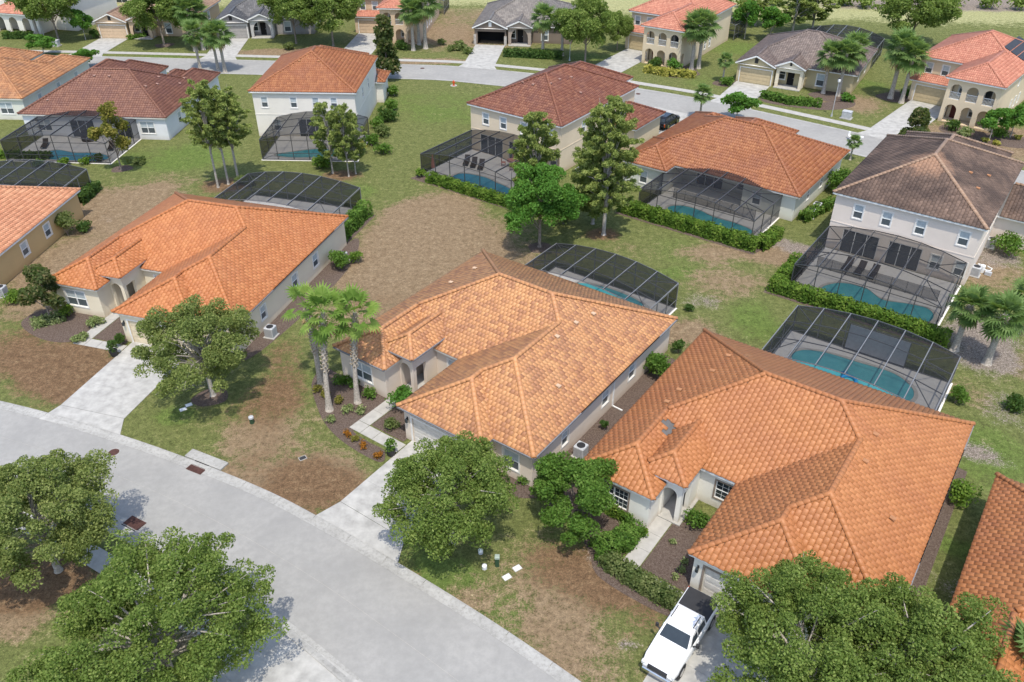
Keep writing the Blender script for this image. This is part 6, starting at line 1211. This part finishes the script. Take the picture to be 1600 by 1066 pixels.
# ------------------------------------------------------------------ single shrubs
SH = [('round bush at the rear corner of the cream bungalow', (531, 420), 1.15, 2.4, 'glossy', 1500, .13), ('smaller bush beside the rear bush of the cream bungalow', (556, 410), .8, 1.3, 'hedge', 600, .13), ('loose tall bush against the mustard wall', (106, 368), 1.35, 3.0, 'hedge2', 1500, .14), ('clipped dark block bush beside the mustard bungalow corner', (134, 362), .9, 1.2, 'dark', 700, .13),
      ('full leafy bush between beige side wall and barrel roof', (1028, 592), 1.5, 2.8, 'glossy', 1800, .14), ('dark clipped bush at the rear corner of the beige bungalow', (1058, 552), .7, 1.5, 'dark', 600, .13), ('bush at the eave above the shaded grass strip', (1497, 785), 1.2, 1.6, 'hedge', 1300, .12), ('tall clipped bush outside the privacy panel cage', (1491, 630), .8, 1.8, 'glossy', 1000, .12), ('tiny bush on the lawn behind the beige bungalow cage', (1077, 486), .5, .8, 'dark', 300, .12),
      ('bright green bush at the beige porch', (632, 640), 1.15, 2.5, 'bright', 1500, .13), ('leafy bush under the lower garage roof of the pinkish house', (1570, 398), 1.5, 2.7, 'glossy', 1300, .16), ('large bush between streaky orange roof and dark stained roof', (1305, 300), 2.0, 3.0, 'glossy', 1500, .18), ('clipped column bush at the cream garage', (189, 540), .55, 1.5, 'dark', 700, .1), ('leafy shrub by the off-white porch and window', (1088, 822), .95, 1.3, 'glossy', 900, .11), ('small round shrub beside the off-white walk', (1004, 836), .45, .7, 'hedge', 350, .1),
      ('shrub beside the mustard wall near the air conditioner', (25, 470), 1.1, 1.2, 'hedge', 900, .13), ('young shrub leaning on the beige front corner', (820, 757), .6, .8, 'glossy', 350, .1), ('spiky grassy shrub beside the beige garage', (610, 668), .8, .8, 'hedge2', 700, .1), ('narrow shrub beside the grey air conditioner', (943, 672), .35, 1.1, 'dark', 350, .1), ('bush at the rear side of the ivory house', (607, 190), 1.6, 2.0, 'dark', 900, .2), ('flowering bush along the ivory house side', (598, 212), 1.4, 1.6, 'hedge2', 700, .2), ('low pale bush by the cream front window', (150, 508), 1.0, .8, 'pale', 800, .11), ('sprawling yellow-green bush beside the cream walk', (125, 530), 1.1, .6, 'pale', 700, .11), ('leafy bush before the cream front window', (110, 492), 1.0, 1.0, 'hedge', 800, .12),
      ('bush before the peach villa porch', (630, 77), 1.5, 1.5, 'dark', 600, .25), ('white flowering bush before the arched sand villa', (1505, 212), 1.2, 1.2, 'pale', 600, .2), ('dark bush under the arched sand villa arches', (1488, 203), 1.3, 1.4, 'dark', 600, .2), ('low dark bush between the standard trees', (1560, 215), 1.3, 1.3, 'glossy', 500, .2), ('bush between taupe driveway and open field', (722, 78), 1.5, 1.2, 'hedge2', 500, .25), ('tall dark bush under the pale sand villa arches', (1025, 107), 1.5, 1.9, 'dark', 700, .25), ('bright bush under the pale sand villa arches', (1052, 110), 1.4, 1.8, 'bright', 600, .25), ('bush beside the yellow-tan garage', (1135, 133), 1.2, 1.2, 'glossy', 500, .22), ('low bush beside the palms of the yellow-tan house', (1322, 158), 1.2, 1.2, 'bright', 500, .22),
      ('bush beside the peach garage wall', (150, 60), 1.3, 1.5, 'dark', 500, .25), ('round dark bush before the grey porch', (452, 78), 1.6, 1.3, 'hedge2', 500, .25), ('bush at the palm pair of the sand villa', (1415, 152), 1.0, 1.3, 'bright', 400, .22), ('bush at the pines before the ivory house cage', (500, 262), 1.6, 1.5, 'hedge', 700, .2), ('yellow-green bush at the ivory cage corner', (560, 240), 1.3, 1.8, 'yellowpine', 600, .2), ('low ground bush by the thin yellowish tree', (215, 255), 1.5, .8, 'hedge2', 500, .18), ('bush at the foot of the pine trio', (385, 290), 1.6, 1.2, 'hedge2', 600, .18), ('shadowed bush on the bare soil edge at right', (1585, 640), 1.4, 1.3, 'dark', 800, .14), ('planted shrub at the cage corner above the kidney pool', (1208, 372), .8, 1.0, 'glossy', 500, .15),
      ('spreading shrub at the base of the maple-like bright tree', (880, 350), 1.2, 1.4, 'hedge2', 500, .2)]
for k, (la, px, r, h, m, n, s) in enumerate(SH): shrub('shrub', la, px, r, h, m, 400 + k, n, s)
for px in ((508, 622), (528, 630), (543, 643), (565, 645), (519, 660), (500, 612)): shrub('low_shrub', 'low yellow-green shrub in the mulch bed below the palms', px, .55, .6, 'pale' if px[0] % 2 else 'yellowpine', px[0], 260, .1, group='palm bed shrubs')
for px in ((543, 682), (556, 690), (568, 699), (592, 714)): shrub('croton', 'small orange croton along the beige bungalow walk', px, .4, .5, 'orange' if px[0] != 556 else 'yellowpine', px[0] + 7, 200, .09, group='orange crotons along the walk')
for px in ((540, 598), (552, 605), (575, 618), (582, 622), (530, 600)): shrub('low_shrub', 'low green shrub under the beige front window', px, .6, .75, 'glossy', px[0] + 3, 300, .11, group='shrubs under the beige front window')
for px in ((1051, 848), (1064, 893), (1056, 905), (1069, 880)): shrub('low_shrub', 'small pale plant in the mulch of the off-white bungalow', px, .32, .35, 'pale', px[0] + 5, 130, .09, group='pale plants in the off-white bungalow mulch')
for px in ((1475, 12), (1492, 10), (1310, 10), (1325, 9), (1350, 12), (1545, 14), (1592, 16), (1165, 12), (1130, 14), (1090, 6), (1215, 8), (1260, 14)): shrub('meadow_bush', 'dark bush in the distant meadow', px, 2.4, 2.6, 'oak', px[0] + 9, 350, .4, group='meadow bushes')
for px in ((705, 80), (718, 72), (733, 84), (690, 70)): shrub('wild_shrub', 'wispy wild shrub on the open lot beside the peach villa', px, 1.1, 1.0, 'hedge2', px[0] + 2, 200, .25, group='wild shrubs on the open lot')
for px in ((1538, 222), (1555, 226), (1590, 218)): shrub('low_shrub', 'low yellow shrub before the standard trees', px, .6, .6, 'yellow', px[0] + 1, 200, .16, group='yellow shrubs before the standard trees')
for px in ((62, 262), (105, 258), (135, 256), (155, 252)): shrub('low_shrub', 'leafy plant outside the wavy pool cage', px, .8, 1.1, 'hedge', px[0] + 4, 300, .17, group='plants outside the wavy pool cage')
for px in ((580, 228), (590, 200), (612, 172), (616, 150), (598, 240)): shrub('low_shrub', 'bush in the bed along the ivory house side', px, 1.2, 1.6, 'glossy', px[0] + 6, 500, .2, group='bushes along the ivory house side')
# ------------------------------------------------------------------ mulch beds
bed([G(*p) for p in ((487, 600), (497, 640), (510, 665), (535, 690), (575, 715), (598, 722), (600, 704), (575, 690), (552, 672), (575, 650), (607, 622), (585, 612), (530, 585), (505, 575))])
f = lambda x, y: loc2w(O2, h2, (x, y)); bed([f(18.95, -1), f(20.4, -1.2), f(20.6, -18), f(18.95, -19)], smooth=False); bed([f(15.7, -19.6), f(15.7, -20.6), f(18.8, -21.0), f(20.3, -19.5), f(18.9, -19.2)])
f = lambda x, y: loc2w(O3, h3, (x, y)); bed([f(.2, -18.3), f(4.8, -18.3), f(4.85, -22.4), f(8.9, -22.45), f(8.9, -23.4), f(4.6, -23.3), f(3.0, -22.0), f(1.0, -20.4)]); bed([f(18.95, -1), f(20.1, -1.2), f(20.2, -20), f(18.95, -20)], smooth=False); bed([f(-1.5, -20), f(.3, -18), f(.2, -10), f(-1.2, -12)])
f = lambda x, y: loc2w(O1, h1, (x, y)); bed([f(-.5, -18.3), f(4.8, -18.3), f(4.85, -22), f(2, -22.6), f(-1.5, -21)]); bed([f(18.95, 0), f(20.6, -1), f(21.4, -8), f(20.4, -19), f(18.95, -19)])
for px, r in (((330, 620), 1.3), ((843, 387), 1.2), ((1400, 152), 2.6), ((257, 71), 1.6), ((1135, 130), 2.0), ((1300, 150), 3.0), ((1060, 112), 3.5), ((190, 264), 1.2)):
    c = G(*px); bed([(c[0] + r * (1 + .15 * math.sin(3 * a + px[0])) * math.cos(a), c[1] + r * (.9 + .12 * math.sin(2 * a)) * math.sin(a)) for a in np.linspace(0, 6.283, 10)[:-1]])
bed([k4(-1.8, -1.9), k4(13.8, -1.9), k4(14.9, 3), k4(13.2, 3), k4(12.9, -.2), k4(-1.5, -.1)], smooth=False); bed([k3(-.4, -1.6), k3(13.6, -1.6), k3(13.4, -.15), k3(-.2, -.15)], smooth=False); bed([k5(-1.8, 5), k5(-1.7, -1.9), k5(13.6, -1.9), k5(13.4, -.2), k5(-.2, -.2), k5(-.2, 5)], smooth=False); bed([p1(13.4, -2), p1(15.1, -2), p1(15.2, 6.6), p1(13.4, 6.6)], smooth=False)
bed([G(*p) for p in ((1200, 148), (1195, 160), (1280, 172), (1330, 168), (1330, 158), (1270, 160))]); bed([G(*p) for p in ((1480, 195), (1470, 205), (1530, 222), (1600, 232), (1600, 215), (1540, 208))])
